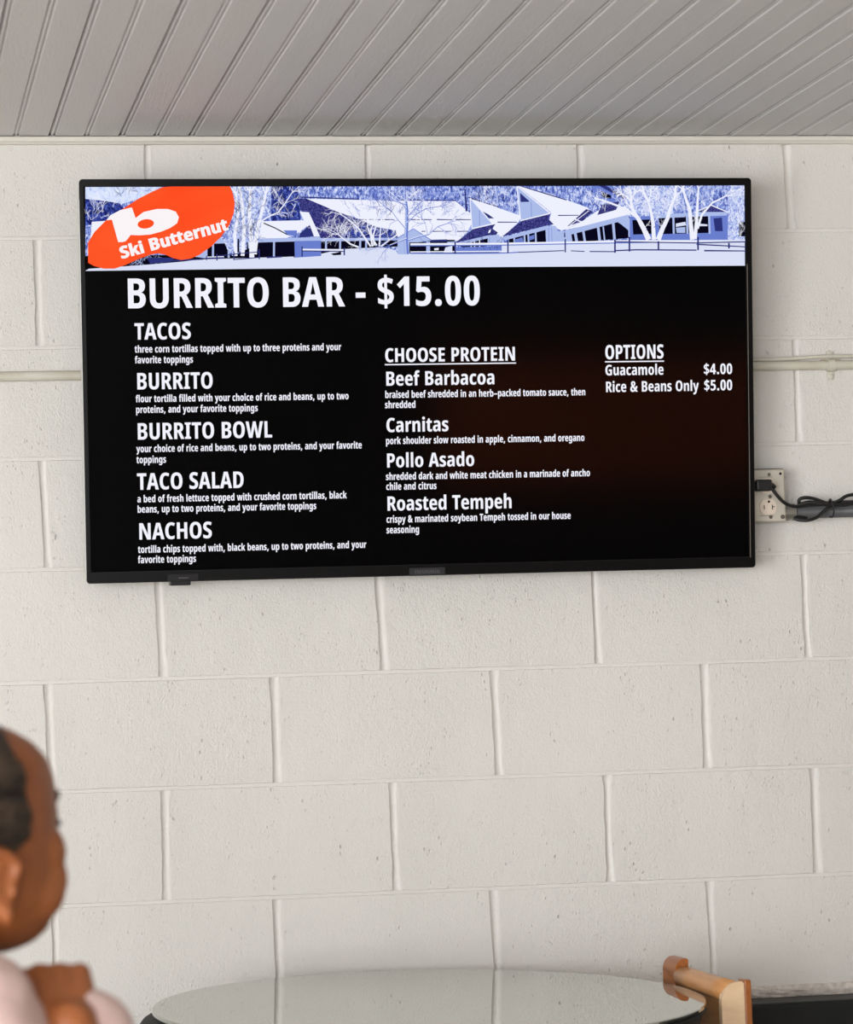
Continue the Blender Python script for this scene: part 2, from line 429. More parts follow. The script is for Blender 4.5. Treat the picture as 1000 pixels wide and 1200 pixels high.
# receptacle faces: upper one carries the plug, lower one is free
for zc in (1.6190, 1.5795):
    bm = B(); pts_ = []
    for k in range(40):
        a = 2*PI*k/40; xx = .0172*math.cos(a); zz = max(-.0142, min(.0142, .0172*math.sin(a)))
        pts_.append((xx, zz))
    ra = [bm.verts.new((1.3395+a, BY+.001, zc+b)) for a, b in pts_]; rb = [bm.verts.new((1.3395+a*.96, BY-.0022, zc+b*.96)) for a, b in pts_]
    for k in range(40): bm.faces.new((ra[k], ra[(k+1) % 40], rb[(k+1) % 40], rb[k]))
    bm.faces.new(rb); rc = ox(obj('receptacle', bm, IV, ob))
    if zc < 1.6:
        bm = B(); box(bm, 1.3465, 1.3480, BY-.0028, BY-.0010, zc-.0050, zc+.0040); box(bm, 1.3480, 1.3520, BY-.0028, BY-.0010, zc-.0005, zc+.0010)
        box(bm, 1.3310, 1.3325, BY-.0028, BY-.0010, zc-.0045, zc+.0035)
        o = obj('slot', bm, HOLE, rc)
        bm = B(); lathe(bm, [(.0024, 0), (.0024, .0008)], 12, Matrix.Translation((1.3410, BY-.0016, zc+.0100)) @ Matrix.Rotation(PI/2, 4, 'X')); obj('slot', bm, HOLE, rc)
    for k in (-1, 1):
        pass
for zs in (1.6355, 1.5630):
    ox(obj('seam', box(B(), 1.322, 1.350, BY-.0006, BY, zs, zs+.0007), SC_, ob))
# conduit to the right
cdt = thing('grey_conduit', 'grey conduit running right from the metal outlet box along the wall', 'conduit', (1.376, -.026, 1.5700))
obj('pipe_run', tube(B(), [(.0105, 0, 0), (.5, 0, 0), (1.8, 0, 0), (3.01, 0, 0)], .0122, 18), GREY, cdt, True)
obj('connector', lathe(B(), [(.0150, 0.0), (.0158, .002), (.0158, .010), (.0138, .011), (.0138, .016), (.0160, .017), (.0160, .021), (.0130, .022)], 20, Matrix.Translation((.0005, 0, 0)) @ Matrix.Rotation(PI/2, 4, 'Y')), mat('grey_zinc', srgb(150, 146, 138), .4, .6), cdt)
# plug and its tied cable
plug = thing('plug_and_cable', 'black power plug in the outlet with its slack cable tied in loops', 'cable', (1.345, -.06, 1.617))
def px(o): o.matrix_parent_inverse = Matrix.Translation((-1.345, .06, -1.617)); return o
px(obj('plug_body', box(B(), 1.312, 1.3430, BY-.024, BY-.0026, 1.6085, 1.6300, .004, 3), DARK, plug))
px(obj('strain_relief', tube(B(), [(1.340, BY-.012, 1.6200), (1.3465, BY-.012, 1.6190), (1.3520, BY-.012, 1.6150)], [.0055, .0045, .0035], 10), DARK, plug, True))
def cab(pts, nm='cable'):
    P_ = []
    for x, y, d in pts:
        P_.append(at(x, y, d))
    return px(obj(nm, tube(B(), spline(P_, 8), .0033, 8), DARK, plug, True))
def pd(x, y, yy):     # photo point on the plane Y = yy
    v = Matrix(CAM_R) @ Vector(((x-500)/FPX, -(y-600)/FPX, -1.0)); return CAM_C+v*((yy-CAM_C.y)/v.y)
def cab2(P, nm='cable', r_=.0033):
    return px(obj(nm, tube(B(), spline([pd(*q) for q in P], 8), r_, 8), DARK, plug, True))
cab2([(900, 566.5, -.062), (906, 574, -.060), (913, 583, -.058), (921, 590, -.050), (932, 593.5, -.046), (950, 592, -.046), (972, 591, -.048)])
cab2([(974, 592, -.050), (962, 587, -.052), (950, 583.5, -.052), (940, 583.8, -.050), (936.5, 587.5, -.048), (941, 591, -.045), (955, 590, -.043), (974, 589, -.045), (1000, 588, -.047), (1030, 588, -.047), (1060, 592, -.05)])
cab2([(974, 593, -.056), (966, 599, -.056), (958, 606, -.056), (948, 609.5, -.056), (938, 609.5, -.052), (932, 607.5, -.048), (936, 606, -.044), (946, 607.5, -.042)])
cab2([(974, 591, -.054), (984, 586.5, -.056), (992, 581.5, -.056), (1002, 579.5, -.054), (1020, 580, -.05), (1040, 585, -.05), (1060, 592, -.05)])
cab2([(974, 592.5, -.046), (988, 592, -.046), (1004, 590, -.046), (1030, 594, -.046), (1060, 592, -.05)])
cab2([(935, 592, -.050), (948, 588.5, -.055), (962, 590, -.058), (974, 592, -.058), (990, 590, -.058), (1010, 586, -.056)])
cab2([(973, 585.5, -.060), (976.5, 592, -.064), (977.5, 600, -.062), (975.5, 606, -.056), (973, 605.5, -.050)], 'cable_tie', .0015)
cab2([(972.5, 588, -.052), (973, 585.5, -.060), (975, 586.5, -.062)], 'cable_tie', .0022)

# ------------------------------------------------------------------ the screen
TW, TH = 1.238, .722
TVR = (TVQ[3], TVQ[5], TVQ[4])
tv = thing('wall_television', 'large black flat television on the block wall showing the menu board', 'television', TVQ[:3], TVR)
BLACKP = mat('black_gloss_plastic', srgb(7, 7, 8), .3, spec=.22)
EDGE = mat('bevelled_edge', srgb(60, 60, 64), .25, .6)
x0, x1, z0, z1 = -TW/2, TW/2, -TH/2, TH/2
sx0, sx1, sz0, sz1 = SCR       # picture area
bm = B()
def frame_ring(pts4, y): return [bm.verts.new((x, y, z)) for x, z in pts4]
def rr(x0_, x1_, z0_, z1_, r_, n=4):
    o_ = []
    for cx, cz, a0 in ((x1_-r_, z1_-r_, 0), (x0_+r_, z1_-r_, PI/2), (x0_+r_, z0_+r_, PI), (x1_-r_, z0_+r_, 3*PI/2)):
        for k in range(n+1):
            a = a0+PI/2*k/n; o_.append((cx+r_*math.cos(a), cz+r_*math.sin(a)))
    return o_
lo = [rr(x0, x1, z0, z1, .006), rr(x0, x1, z0, z1, .006), rr(x0+.0012, x1-.0012, z0+.0012, z1-.0012, .005),
      rr(sx0-.0012, sx1+.0012, sz0-.0012, sz1+.0012, .001), rr(sx0, sx1, sz0, sz1, .0006)]
yy = [.018, .0014, 0, 0, .0022]
rg = [frame_ring(a, b) for a, b in zip(lo, yy)]
for a, b in zip(rg, rg[1:]):
    n = len(a)
    for k in range(n): bm.faces.new((a[k], a[(k+1) % n], b[(k+1) % n], b[k]))
obj('bezel', bm, BLACKP, tv)
sf = obj('side_edge', None or box(B(), x0-.0022, x0+.0004, .0012, .017, z0+.004, z1-.035, .0008, 1), mat('edge_sheen', srgb(215, 215, 212), .4, .6), tv); sf['label'] = 'thin strip down the left side with its window reflection painted bright'  # dark side face silvered to carry the window's reflection
bm = B(); box(bm, x0+.002, x1-.002, .016, .022, z0+.002, z1-.002, .003)
box(bm, x0+.12, x1-.12, .020, .056, z0+.03, z1-.16, .015, 3)
obj('rear_shell', bm, mat('matt_black_plastic', srgb(22, 22, 23), .6), tv)
for xm in (-.195, .195):
    obj('mount_rail', box(B(), xm-.025, xm+.025, .05, .075, -.2, .2), mat('mount_steel', srgb(30, 30, 30), .5), tv)
lp = obj('lip_glint', box(B(), sx1+.0030, sx1+.0042, -.0006, .001, sz0-.002, sz1-.145, .0003, 1), mat('glint_silver', srgb(150, 142, 136), .4, .6), tv); lp['label'] = 'painted glint line down the right inner frame'  # added strip that paints the bright reflection of the frame's chamfer
# glass panel
scn = obj('screen', box(B(), sx0-.0005, sx1+.0005, .0022, .012, sz0-.0005, sz1+.0005), mat('screen_glass', srgb(3, 3, 4), .08, spec=.45), tv)
# seam line along the lower frame, nameplate, sensor block
obj('lower_seam', box(B(), x0+.008, x1-.006, -.0004, .001, sz0-.0016, sz0-.0010), EDGE, tv)
# GLYPH DATA
GL = {" ":[260,[]],"$":[501,[[[218,38,1],[171,40,0],[83,60,0],[48,77,1],[48,198,1],[84,176,0],[175,146,0],[218,144,1],[218,315,1],[161,336,0],[82,387,0],[42,458,0],[42,509,1],[42,562,0],[87,636,0],[166,679,0],[218,684,1],[218,759,1],[286,759,1],[286,686,1],[330,683,0],[410,661,0],[446,643,1],[414,541,1],[384,556,0],[319,574,0],[286,577,1],[286,412,1],[345,391,0],[422,344,0],[461,277,0],[461,228,1],[461,156,0],[371,55,0],[286,42,1],[286,-58,1],[218,-58,1]],[[286,150,1],[319,158,0],[348,193,0],[348,219,1],[348,236,0],[335,261,0],[308,280,0],[286,289,1]],[[218,576,1],[197,573,0],[170,555,0],[157,528,0],[157,510,1],[157,493,0],[169,467,0],[196,448,0],[218,438,1]]]],"&":[637,[[[270,724,1],[352,724,0],[442,637,0],[442,561,1],[442,502,0],[383,413,0],[331,375,1],[428,254,1],[441,278,0],[460,341,0],[465,379,1],[608,379,1],[598,318,0],[553,194,0],[519,145,1],[640,0,1],[465,0,1],[422,57,1],[397,36,0],[342,6,0],[275,-10,0],[232,-10,1],[166,-10,0],[76,41,0],[30,132,0],[30,192,1],[30,236,0],[58,308,0],[113,368,0],[154,393,1],[135,419,0],[106,471,0],[91,528,0],[91,561,1],[91,634,0],[187,724,0]],[[223,309,1],[205,295,0],[182,262,0],[171,224,0],[171,200,1],[171,161,0],[213,108,0],[250,108,1],[281,108,0],[326,132,0],[345,152,1]],[[268,624,1],[247,624,0],[219,592,0],[219,560,1],[219,535,0],[241,482,0],[261,458,1],[290,479,0],[316,534,0],[316,564,1],[316,594,0],[290,624,0]]]],",":[294,[[[220,116,1],[227,105,1],[214,53,0],[169,-68,0],[141,-129,1],[30,-129,1],[45,-65,0],[71,63,0],[79,116,1]]]],"-":[310,[[[28,206,1],[28,331,1],[282,331,1],[282,206,1]]]],".":[287,[[[56,72,1],[56,117,0],[105,156,0],[144,156,1],[182,156,0],[231,116,0],[231,72,1],[231,28,0],[182,-13,0],[144,-13,1],[105,-13,0],[56,28,0]]]],"0":[503,[[[464,357,1],[464,274,0],[443,139,0],[393,43,0],[311,-10,0],[251,-10,1],[181,-10,0],[86,69,0],[38,231,0],[38,357,1],[38,479,0],[83,642,0],[177,724,0],[251,724,1],[323,724,0],[417,641,0],[464,477,0]],[[178,357,1],[178,273,0],[192,164,0],[223,110,0],[251,110,1],[279,110,0],[311,164,0],[324,273,0],[324,357,1],[324,439,0],[311,549,0],[279,604,0],[251,604,1],[223,604,0],[192,549,0],[178,439,0]]]],"1":[503,[[[377,0,1],[237,0,1],[237,415,1],[237,436,0],[238,480,0],[239,526,0],[240,547,1],[231,536,0],[212,513,0],[198,500,1],[131,435,1],[51,520,1],[253,714,1],[377,714,1]]]],"4":[503,[[[488,145,1],[411,145,1],[411,0,1],[274,0,1],[274,145,1],[17,145,1],[17,256,1],[276,716,1],[411,716,1],[411,259,1],[488,259,1]],[[274,416,1],[274,427,0],[275,460,0],[276,496,0],[278,524,0],[278,529,1],[274,529,1],[266,508,0],[250,471,0],[240,454,1],[135,259,1],[274,259,1]]]],"5":[503,[[[268,457,1],[324,457,0],[409,402,0],[457,302,0],[457,235,1],[457,158,0],[403,48,0],[294,-10,0],[212,-10,1],[164,-10,0],[83,8,0],[51,26,1],[51,152,1],[84,133,0],[166,108,0],[203,108,1],[240,108,0],[289,137,0],[315,192,0],[315,229,1],[315,283,0],[258,341,0],[201,341,1],[179,341,0],[132,332,0],[110,325,1],[60,358,1],[83,714,1],[417,714,1],[417,592,1],[201,592,1],[191,447,1],[210,452,0],[248,457,0]]]],"A":[576,[[[424,0,1],[382,171,1],[195,171,1],[153,0,1],[0,0,1],[197,715,1],[377,715,1],[575,0,1]],[[314,471,1],[310,493,0],[299,541,0],[291,590,0],[287,608,1],[285,589,0],[277,542,0],[267,495,0],[262,473,1],[220,293,1],[356,293,1]]]],"B":[568,[[[272,714,1],[393,714,0],[510,628,0],[510,538,1],[510,495,0],[484,429,0],[437,387,0],[406,379,1],[406,374,1],[443,365,0],[496,323,0],[524,256,0],[524,207,1],[524,143,0],[470,50,0],[368,0,0],[298,0,1],[71,0,1],[71,714,1]],[[274,426,1],[322,426,0],[366,473,0],[366,518,1],[366,559,0],[319,600,0],[270,600,1],[212,600,1],[212,426,1]],[[212,315,1],[212,116,1],[285,116,1],[334,116,0],[379,169,0],[379,218,1],[379,249,0],[358,292,0],[313,315,0],[279,315,1]]]],"C":[531,[[[336,603,1],[301,603,0],[248,567,0],[212,501,0],[193,410,0],[193,355,1],[193,277,0],[227,168,0],[294,112,0],[342,112,1],[380,112,0],[448,134,0],[481,150,1],[481,25,1],[446,7,0],[368,-10,0],[323,-10,1],[233,-10,0],[110,77,0],[47,242,0],[47,356,1],[47,437,0],[84,571,0],[156,670,0],[261,724,0],[329,724,1],[375,724,0],[463,702,0],[505,679,1],[462,563,1],[433,581,0],[371,603,0]]]],"D":[611,[[[565,369,1],[565,250,0],[491,84,0],[352,0,0],[254,0,1],[71,0,1],[71,714,1],[266,714,1],[362,714,0],[495,635,0],[565,482,0]],[[418,364,1],[418,443,0],[383,544,0],[314,593,0],[263,593,1],[212,593,1],[212,122,1],[252,122,1],[338,122,0],[418,241,0]]]],"E":[464,[[[419,0,1],[71,0,1],[71,714,1],[419,714,1],[419,594,1],[212,594,1],[212,430,1],[405,430,1],[405,311,1],[212,311,1],[212,121,1],[419,121,1]]]],"G":[623,[[[324,402,1],[566,402,1],[566,30,1],[513,10,0],[399,-10,0],[337,-10,1],[244,-10,0],[114,78,0],[47,244,0],[47,359,1],[47,471,0],[120,634,0],[262,724,0],[364,724,1],[419,724,0],[517,700,0],[555,679,1],[512,564,1],[479,583,0],[406,603,0],[367,603,1],[309,603,0],[232,544,0],[194,433,0],[194,355,1],[194,281,0],[227,171,0],[296,112,0],[348,112,1],[370,112,0],[412,118,0],[428,123,1],[428,284,1],[324,284,1]]]],"H":[632,[[[562,0,1],[420,0,1],[420,311,1],[212,311,1],[212,0,1],[71,0,1],[71,714,1],[212,714,1],[212,432,1],[420,432,1],[420,714,1],[562,714,1]]]],"I":[349,[[[317,0,1],[31,0,1],[31,78,1],[103,106,1],[103,608,1],[31,636,1],[31,714,1],[317,714,1],[317,636,1],[245,608,1],[245,106,1],[317,78,1]]]],"L":[452,[[[71,0,1],[71,714,1],[212,714,1],[212,121,1],[432,121,1],[432,0,1]]]],"N":[677,[[[607,0,1],[436,0,1],[197,510,1],[193,510,1],[196,479,0],[199,417,0],[201,361,0],[201,337,1],[201,0,1],[71,0,1],[71,714,1],[241,714,1],[479,213,1],[482,213,1],[481,243,0],[478,302,0],[476,358,0],[476,380,1],[476,714,1],[607,714,1]]]],"O":[653,[[[606,358,1],[606,274,0],[572,138,0],[503,41,0],[398,-10,0],[327,-10,1],[255,-10,0],[150,42,0],[80,139,0],[47,275,0],[47,359,1],[47,476,0],[109,640,0],[234,725,0],[327,725,1],[422,725,0],[546,635,0],[606,471,0]],[[194,358,1],[194,278,0],[223,170,0],[282,113,0],[326,113,1],[372,113,0],[430,168,0],[458,277,0],[458,358,1],[458,479,0],[394,603,0],[327,603,1],[282,603,0],[223,547,0],[194,438,0]]]],"P":[529,[[[264,714,1],[382,714,0],[496,601,0],[496,493,1],[496,441,0],[469,354,0],[411,289,0],[321,253,0],[258,253,1],[212,253,1],[212,0,1],[71,0,1],[71,714,1]],[[255,595,1],[212,595,1],[212,372,1],[244,372,1],[280,372,0],[329,396,0],[354,449,0],[354,491,1],[354,544,0],[306,595,0]]]],"R":[555,[[[252,714,1],[336,714,0],[446,668,0],[500,576,0],[500,507,1],[500,462,0],[475,389,0],[426,335,0],[390,315,1],[554,0,1],[397,0,1],[266,278,1],[212,278,1],[212,0,1],[71,0,1],[71,714,1]],[[251,597,1],[212,597,1],[212,389,1],[253,389,1],[303,389,0],[356,443,0],[356,500,1],[356,533,0],[333,576,0],[287,597,0]]]],"S":[476,[[[444,208,1],[444,146,0],[389,47,0],[288,-10,0],[216,-10,1],[181,-10,0],[120,-2,0],[64,16,0],[36,30,1],[36,169,1],[78,144,0],[171,116,0],[212,116,1],[242,116,0],[281,137,0],[301,173,0],[301,195,1],[301,219,0],[282,254,0],[235,289,0],[190,311,1],[144,336,0],[77,390,0],[41,467,0],[41,524,1],[41,586,0],[95,675,0],[193,724,0],[260,724,1],[310,724,0],[400,699,0],[440,679,1],[400,558,1],[363,578,0],[293,599,0],[262,599,1],[236,599,0],[201,582,0],[184,550,0],[184,530,1],[184,505,0],[203,470,0],[252,437,0],[297,413,1],[345,388,0],[410,331,0],[444,258,0]]]],"T":[474,[[[307,0,1],[166,0,1],[166,592,1],[16,592,1],[16,714,1],[458,714,1],[458,592,1],[307,592,1]]]],"U":[618,[[[552,246,1],[552,164,0],[496,49,0],[388,-10,0],[307,-10,1],[190,-10,0],[66,119,0],[66,243,1],[66,714,1],[208,714,1],[208,249,1],[208,178,0],[259,113,0],[309,113,1],[344,113,0],[389,142,0],[410,202,0],[410,250,1],[410,714,1],[552,714,1]]]],"W":[841,[[[836,714,1],[684,0,1],[521,0,1],[447,350,1],[444,366,0],[436,407,0],[429,452,0],[423,498,0],[420,520,1],[419,503,0],[413,459,0],[406,413,0],[398,369,0],[395,350,1],[320,0,1],[159,0,1],[5,714,1],[144,714,1],[217,345,1],[221,325,0],[229,276,0],[237,225,0],[244,176,0],[246,155,1],[249,180,0],[258,236,0],[268,291,0],[278,341,0],[281,360,1],[359,714,1],[483,714,1],[557,360,1],[562,340,0],[572,290,0],[581,234,0],[589,179,0],[592,155,1],[595,183,0],[604,249,0],[616,316,0],[622,345,1],[695,714,1]]]],"a":[504,[[[267,557,1],[354,557,0],[445,459,0],[445,363,1],[445,0,1],[346,0,1],[323,74,1],[320,74,1],[301,45,0],[260,8,0],[207,-10,0],[171,-10,1],[125,-10,0],[63,36,0],[32,113,0],[32,161,1],[32,247,0],[135,334,0],[234,338,1],[309,341,1],[309,362,1],[309,408,0],[275,450,0],[241,450,1],[214,450,0],[152,430,0],[117,411,1],[79,510,1],[118,533,0],[212,557,0]],[[266,252,1],[215,249,0],[170,207,0],[170,167,1],[170,131,0],[200,96,0],[226,96,1],[262,96,0],[309,154,0],[309,205,1],[309,254,1]]]],"b":[539,[[[198,574,1],[198,554,0],[195,504,0],[193,476,1],[198,476,1],[220,515,0],[284,556,0],[327,556,1],[407,556,0],[500,410,0],[500,274,1],[500,185,0],[458,57,0],[380,-10,0],[325,-10,1],[281,-10,0],[223,24,0],[198,59,1],[190,59,1],[169,0,1],[61,0,1],[61,760,1],[198,760,1]],[[283,442,1],[251,442,0],[214,406,0],[198,338,0],[198,288,1],[198,264,1],[198,182,0],[238,103,0],[284,103,1],[322,103,0],[362,189,0],[362,276,1],[362,358,0],[323,442,0]]]],"c":[434,[[[262,-10,1],[191,-10,0],[91,50,0],[40,175,0],[40,270,1],[40,359,0],[92,487,0],[193,557,0],[267,557,1],[310,557,0],[381,538,0],[410,521,1],[372,413,1],[347,427,0],[298,442,0],[273,442,1],[243,442,0],[201,403,0],[178,327,0],[178,271,1],[178,216,0],[200,142,0],[244,105,0],[275,105,1],[307,105,0],[369,126,0],[398,145,1],[398,31,1],[370,11,0],[302,-10,0]]]],"d":[539,[[[214,-10,1],[132,-10,0],[39,138,0],[39,274,1],[39,409,0],[133,557,0],[213,557,1],[242,557,0],[290,538,0],[328,503,0],[343,476,1],[347,476,1],[345,504,0],[342,556,0],[342,575,1],[342,760,1],[479,760,1],[479,0,1],[371,0,1],[349,63,1],[342,63,1],[327,39,0],[290,7,0],[245,-10,0]],[[258,103,1],[304,103,0],[345,177,0],[345,256,1],[345,283,1],[345,363,0],[305,441,0],[257,441,1],[218,441,0],[178,356,0],[178,274,1],[178,188,0],[219,103,0]]]],"e":[499,[[[256,556,1],[322,556,0],[414,496,0],[463,386,0],[463,309,1],[463,236,1],[175,236,1],[176,167,0],[233,98,0],[290,98,1],[330,98,0],[398,117,0],[436,138,1],[436,28,1],[401,8,0],[322,-10,0],[273,-10,1],[196,-10,0],[92,56,0],[40,181,0],[40,270,1],[40,363,0],[90,490,0],[187,556,0]],[[258,452,1],[223,452,0],[179,395,0],[176,332,1],[336,332,1],[336,369,0],[318,423,0],[284,452,0]]]],"f":[325,[[[315,437,1],[216,437,1],[216,0,1],[79,0,1],[79,437,1],[11,437,1],[11,508,1],[80,547,1],[80,564,1],[80,668,0],[153,765,0],[234,765,1],[266,765,0],[318,754,0],[349,743,1],[319,643,1],[305,648,0],[276,654,0],[261,654,1],[237,654,0],[216,616,0],[216,572,1],[216,547,1],[315,547,1]]]],"g":[539,[[[215,557,1],[259,557,0],[320,519,0],[343,477,1],[350,477,1],[362,547,1],[479,547,1],[479,18,1],[479,-65,0],[427,-180,0],[318,-240,0],[232,-240,1],[182,-240,0],[102,-222,0],[66,-204,1],[66,-85,1],[108,-106,0],[186,-126,0],[228,-126,1],[283,-126,0],[342,-73,0],[342,-15,1],[342,-4,1],[342,12,0],[345,54,0],[347,72,1],[342,72,1],[320,31,0],[258,-10,0],[212,-10,1],[132,-10,0],[39,137,0],[39,271,1],[39,407,0],[134,557,0]],[[257,442,1],[231,442,0],[196,403,0],[178,327,0],[178,269,1],[178,185,0],[218,104,0],[259,104,1],[281,104,0],[314,122,0],[335,158,0],[345,214,0],[345,252,1],[345,278,1],[345,335,0],[327,407,0],[288,442,0]]]],"h":[545,[[[198,596,1],[198,562,0],[193,502,0],[188,477,1],[196,477,1],[209,504,0],[247,539,0],[297,557,0],[326,557,1],[377,557,0],[448,512,0],[486,425,0],[486,360,1],[486,0,1],[349,0,1],[349,322,1],[349,382,0],[319,439,0],[286,439,1],[252,439,0],[213,400,0],[198,321,0],[198,261,1],[198,0,1],[61,0,1],[61,760,1],[198,760,1]]]],"i":[260,[[[198,547,1],[198,0,1],[62,0,1],[62,547,1]],[[131,761,1],[166,761,0],[205,725,0],[205,687,1],[205,650,0],[165,614,0],[131,614,1],[96,614,0],[56,650,0],[56,687,1],[56,726,0],[95,761,0]]]],"k":[514,[[[198,427,1],[198,395,0],[194,327,0],[191,296,1],[194,296,1],[201,309,0],[217,337,0],[233,363,0],[240,373,1],[356,547,1],[505,547,1],[346,320,1],[514,0,1],[362,0,1],[251,224,1],[198,174,1],[198,0,1],[61,0,1],[61,760,1],[198,760,1]]]],"l":[259,[[[198,0,1],[61,0,1],[61,760,1],[198,760,1]]]],"m":[815,[[[602,557,1],[679,557,0],[756,460,0],[756,359,1],[756,0,1],[620,0,1],[620,321,1],[620,383,0],[589,439,0],[557,439,1],[512,439,0],[477,357,0],[477,275,1],[477,0,1],[340,0,1],[340,322,1],[340,362,0],[327,414,0],[300,439,0],[279,439,1],[247,439,0],[212,398,0],[198,318,0],[198,259,1],[198,0,1],[61,0,1],[61,547,1],[168,547,1],[185,477,1],[191,477,1],[204,503,0],[243,538,0],[296,557,0],[329,557,1],[381,557,0],[444,513,0],[459,477,1],[467,477,1],[488,516,0],[555,557,0]]]],"n":[545,[[[327,557,1],[403,557,0],[486,458,0],[486,360,1],[486,0,1],[350,0,1],[350,322,1],[350,380,0],[320,439,0],[284,439,1],[235,439,0],[198,356,0],[198,261,1],[198,0,1],[61,0,1],[61,547,1],[168,547,1],[184,476,1],[191,476,1],[205,502,0],[245,538,0],[297,557,0]]]],"o":[529,[[[489,274,1],[489,214,0],[463,111,0],[408,33,0],[322,-10,0],[263,-10,1],[209,-10,0],[125,33,0],[68,109,0],[39,213,0],[39,274,1],[39,360,0],[89,487,0],[189,557,0],[266,557,1],[333,557,0],[434,491,0],[489,366,0]],[[178,274,1],[178,218,0],[196,141,0],[235,102,0],[265,102,1],[296,102,0],[333,141,0],[351,218,0],[351,274,1],[351,331,0],[333,407,0],[296,445,0],[265,445,1],[219,445,0],[178,359,0]]]],"p":[539,[[[326,557,1],[408,557,0],[500,410,0],[500,273,1],[500,184,0],[458,57,0],[380,-10,0],[327,-10,1],[298,-10,0],[249,9,0],[212,44,0],[198,68,1],[193,68,1],[195,41,0],[198,-6,0],[198,-24,1],[198,-240,1],[61,-240,1],[61,547,1],[171,547,1],[191,475,1],[198,475,1],[214,504,0],[251,540,0],[297,557,0]],[[283,444,1],[253,444,0],[216,411,0],[198,342,0],[198,288,1],[198,264,1],[198,211,0],[215,140,0],[252,105,0],[283,105,1],[310,105,0],[344,143,0],[362,217,0],[362,273,1],[362,359,0],[323,444,0]]]],"r":[377,[[[318,557,1],[330,557,0],[355,554,0],[368,550,1],[354,411,1],[344,414,0],[320,417,0],[303,417,1],[281,417,0],[242,399,0],[213,364,0],[198,312,0],[198,278,1],[198,0,1],[62,0,1],[62,547,1],[166,547,1],[186,456,1],[192,456,1],[205,483,0],[242,529,0],[290,557,0]]]],"s":[412,[[[381,160,1],[381,106,0],[337,30,0],[252,-10,0],[191,-10,1],[146,-10,0],[69,5,0],[34,21,1],[34,147,1],[66,128,0],[145,103,0],[181,103,1],[214,103,0],[247,128,0],[247,152,1],[247,166,0],[233,190,0],[192,216,0],[152,235,1],[114,254,0],[61,300,0],[33,361,0],[33,402,1],[33,475,0],[132,557,0],[216,557,1],[260,557,0],[336,535,0],[375,514,1],[337,413,1],[309,429,0],[249,451,0],[220,451,1],[194,451,0],[164,429,0],[164,409,1],[164,395,0],[179,373,0],[220,349,0],[257,329,1],[296,310,0],[351,265,0],[381,204,0]]]],"t":[348,[[[259,105,1],[276,105,0],[311,114,0],[329,121,1],[329,15,1],[305,4,0],[251,-10,0],[218,-10,1],[171,-10,0],[106,26,0],[73,103,0],[73,166,1],[73,437,1],[14,437,1],[14,505,1],[83,544,1],[119,662,1],[210,662,1],[210,547,1],[322,547,1],[322,437,1],[210,437,1],[210,172,1],[210,139,0],[234,105,0]]]],"u":[545,[[[484,547,1],[484,0,1],[378,0,1],[361,70,1],[354,70,1],[340,43,0],[300,7,0],[249,-10,0],[219,-10,1],[168,-10,0],[96,36,0],[59,126,0],[59,190,1],[59,547,1],[196,547,1],[196,228,1],[196,168,0],[225,108,0],[258,108,1],[294,108,0],[333,147,0],[348,221,0],[348,275,1],[348,547,1]]]],"v":[482,[[[168,0,1],[2,547,1],[144,547,1],[218,248,1],[222,231,0],[230,194,0],[236,157,0],[238,138,1],[241,138,1],[243,153,0],[248,187,0],[256,224,0],[260,242,1],[338,547,1],[480,547,1],[313,0,1]]]],"w":[738,[[[393,273,1],[388,296,0],[380,349,0],[373,400,0],[370,419,1],[367,419,1],[364,398,0],[356,346,0],[348,294,0],[343,272,1],[285,0,1],[133,0,1],[8,547,1],[144,547,1],[188,327,1],[193,301,0],[203,239,0],[211,176,0],[213,147,1],[216,147,1],[218,165,0],[224,207,0],[231,252,0],[239,297,0],[243,318,1],[293,547,1],[447,547,1],[494,316,1],[500,289,0],[510,231,0],[519,173,0],[521,147,1],[525,147,1],[526,171,0],[533,227,0],[542,285,0],[547,312,1],[596,547,1],[730,547,1],[603,0,1],[448,0,1]]]],"y":[482,[[[2,547,1],[145,547,1],[221,267,1],[225,251,0],[233,216,0],[239,182,0],[241,166,1],[245,166,1],[248,188,0],[259,237,0],[266,267,1],[339,547,1],[480,547,1],[298,-52,1],[279,-117,0],[226,-200,0],[153,-240,0],[102,-240,1],[83,-240,0],[51,-236,0],[36,-232,1],[36,-116,1],[46,-119,0],[70,-122,0],[81,-122,1],[105,-122,0],[135,-104,0],[157,-62,0],[168,-27,1],[177,5,1]]]],"–":[500,[[[34,214,1],[34,324,1],[466,324,1],[466,214,1]]]]}
def flat(contour):
    P = contour; n = len(P); out = []
    for i in range(n):
        x, y, on = P[i]; nx, ny, non = P[(i+1) % n]; pxx, pyy, pon = P[i-1]
        if on: out.append((x, y))
        else:
            a = (pxx, pyy) if pon else ((pxx+x)/2, (pyy+y)/2)
            b = (nx, ny) if non else ((nx+x)/2, (ny+y)/2)
            if not pon: out.append(a)
            for t in (.25, .5, .75): out.append(((1-t)**2*a[0]+2*t*(1-t)*x+t*t*b[0], (1-t)**2*a[1]+2*t*(1-t)*y+t*t*b[1]))
    return out
from mathutils.geometry import delaunay_2d_cdt, tessellate_polygon
def thicken(ct, e):
    """move every outline point outwards (TrueType winding: ink lies to the right)"""
    P = [p for i, p in enumerate(ct) if (Vector(p)-Vector(ct[i-1])).length > .01]; n = len(P); out = []
    for i in range(n):
        p, a, b = Vector(P[i]), Vector(P[i-1]), Vector(P[(i+1) % n])
        d0 = (p-a).normalized(); d1 = (b-p).normalized()
        n0 = Vector((-d0.y, d0.x)); n1 = Vector((-d1.y, d1.x)); m_ = n0+n1
        if m_.length < .3: m_ = n0
        m_.normalize(); out.append(p+m_*(e/max(.5, m_.dot(n0))))
    return out
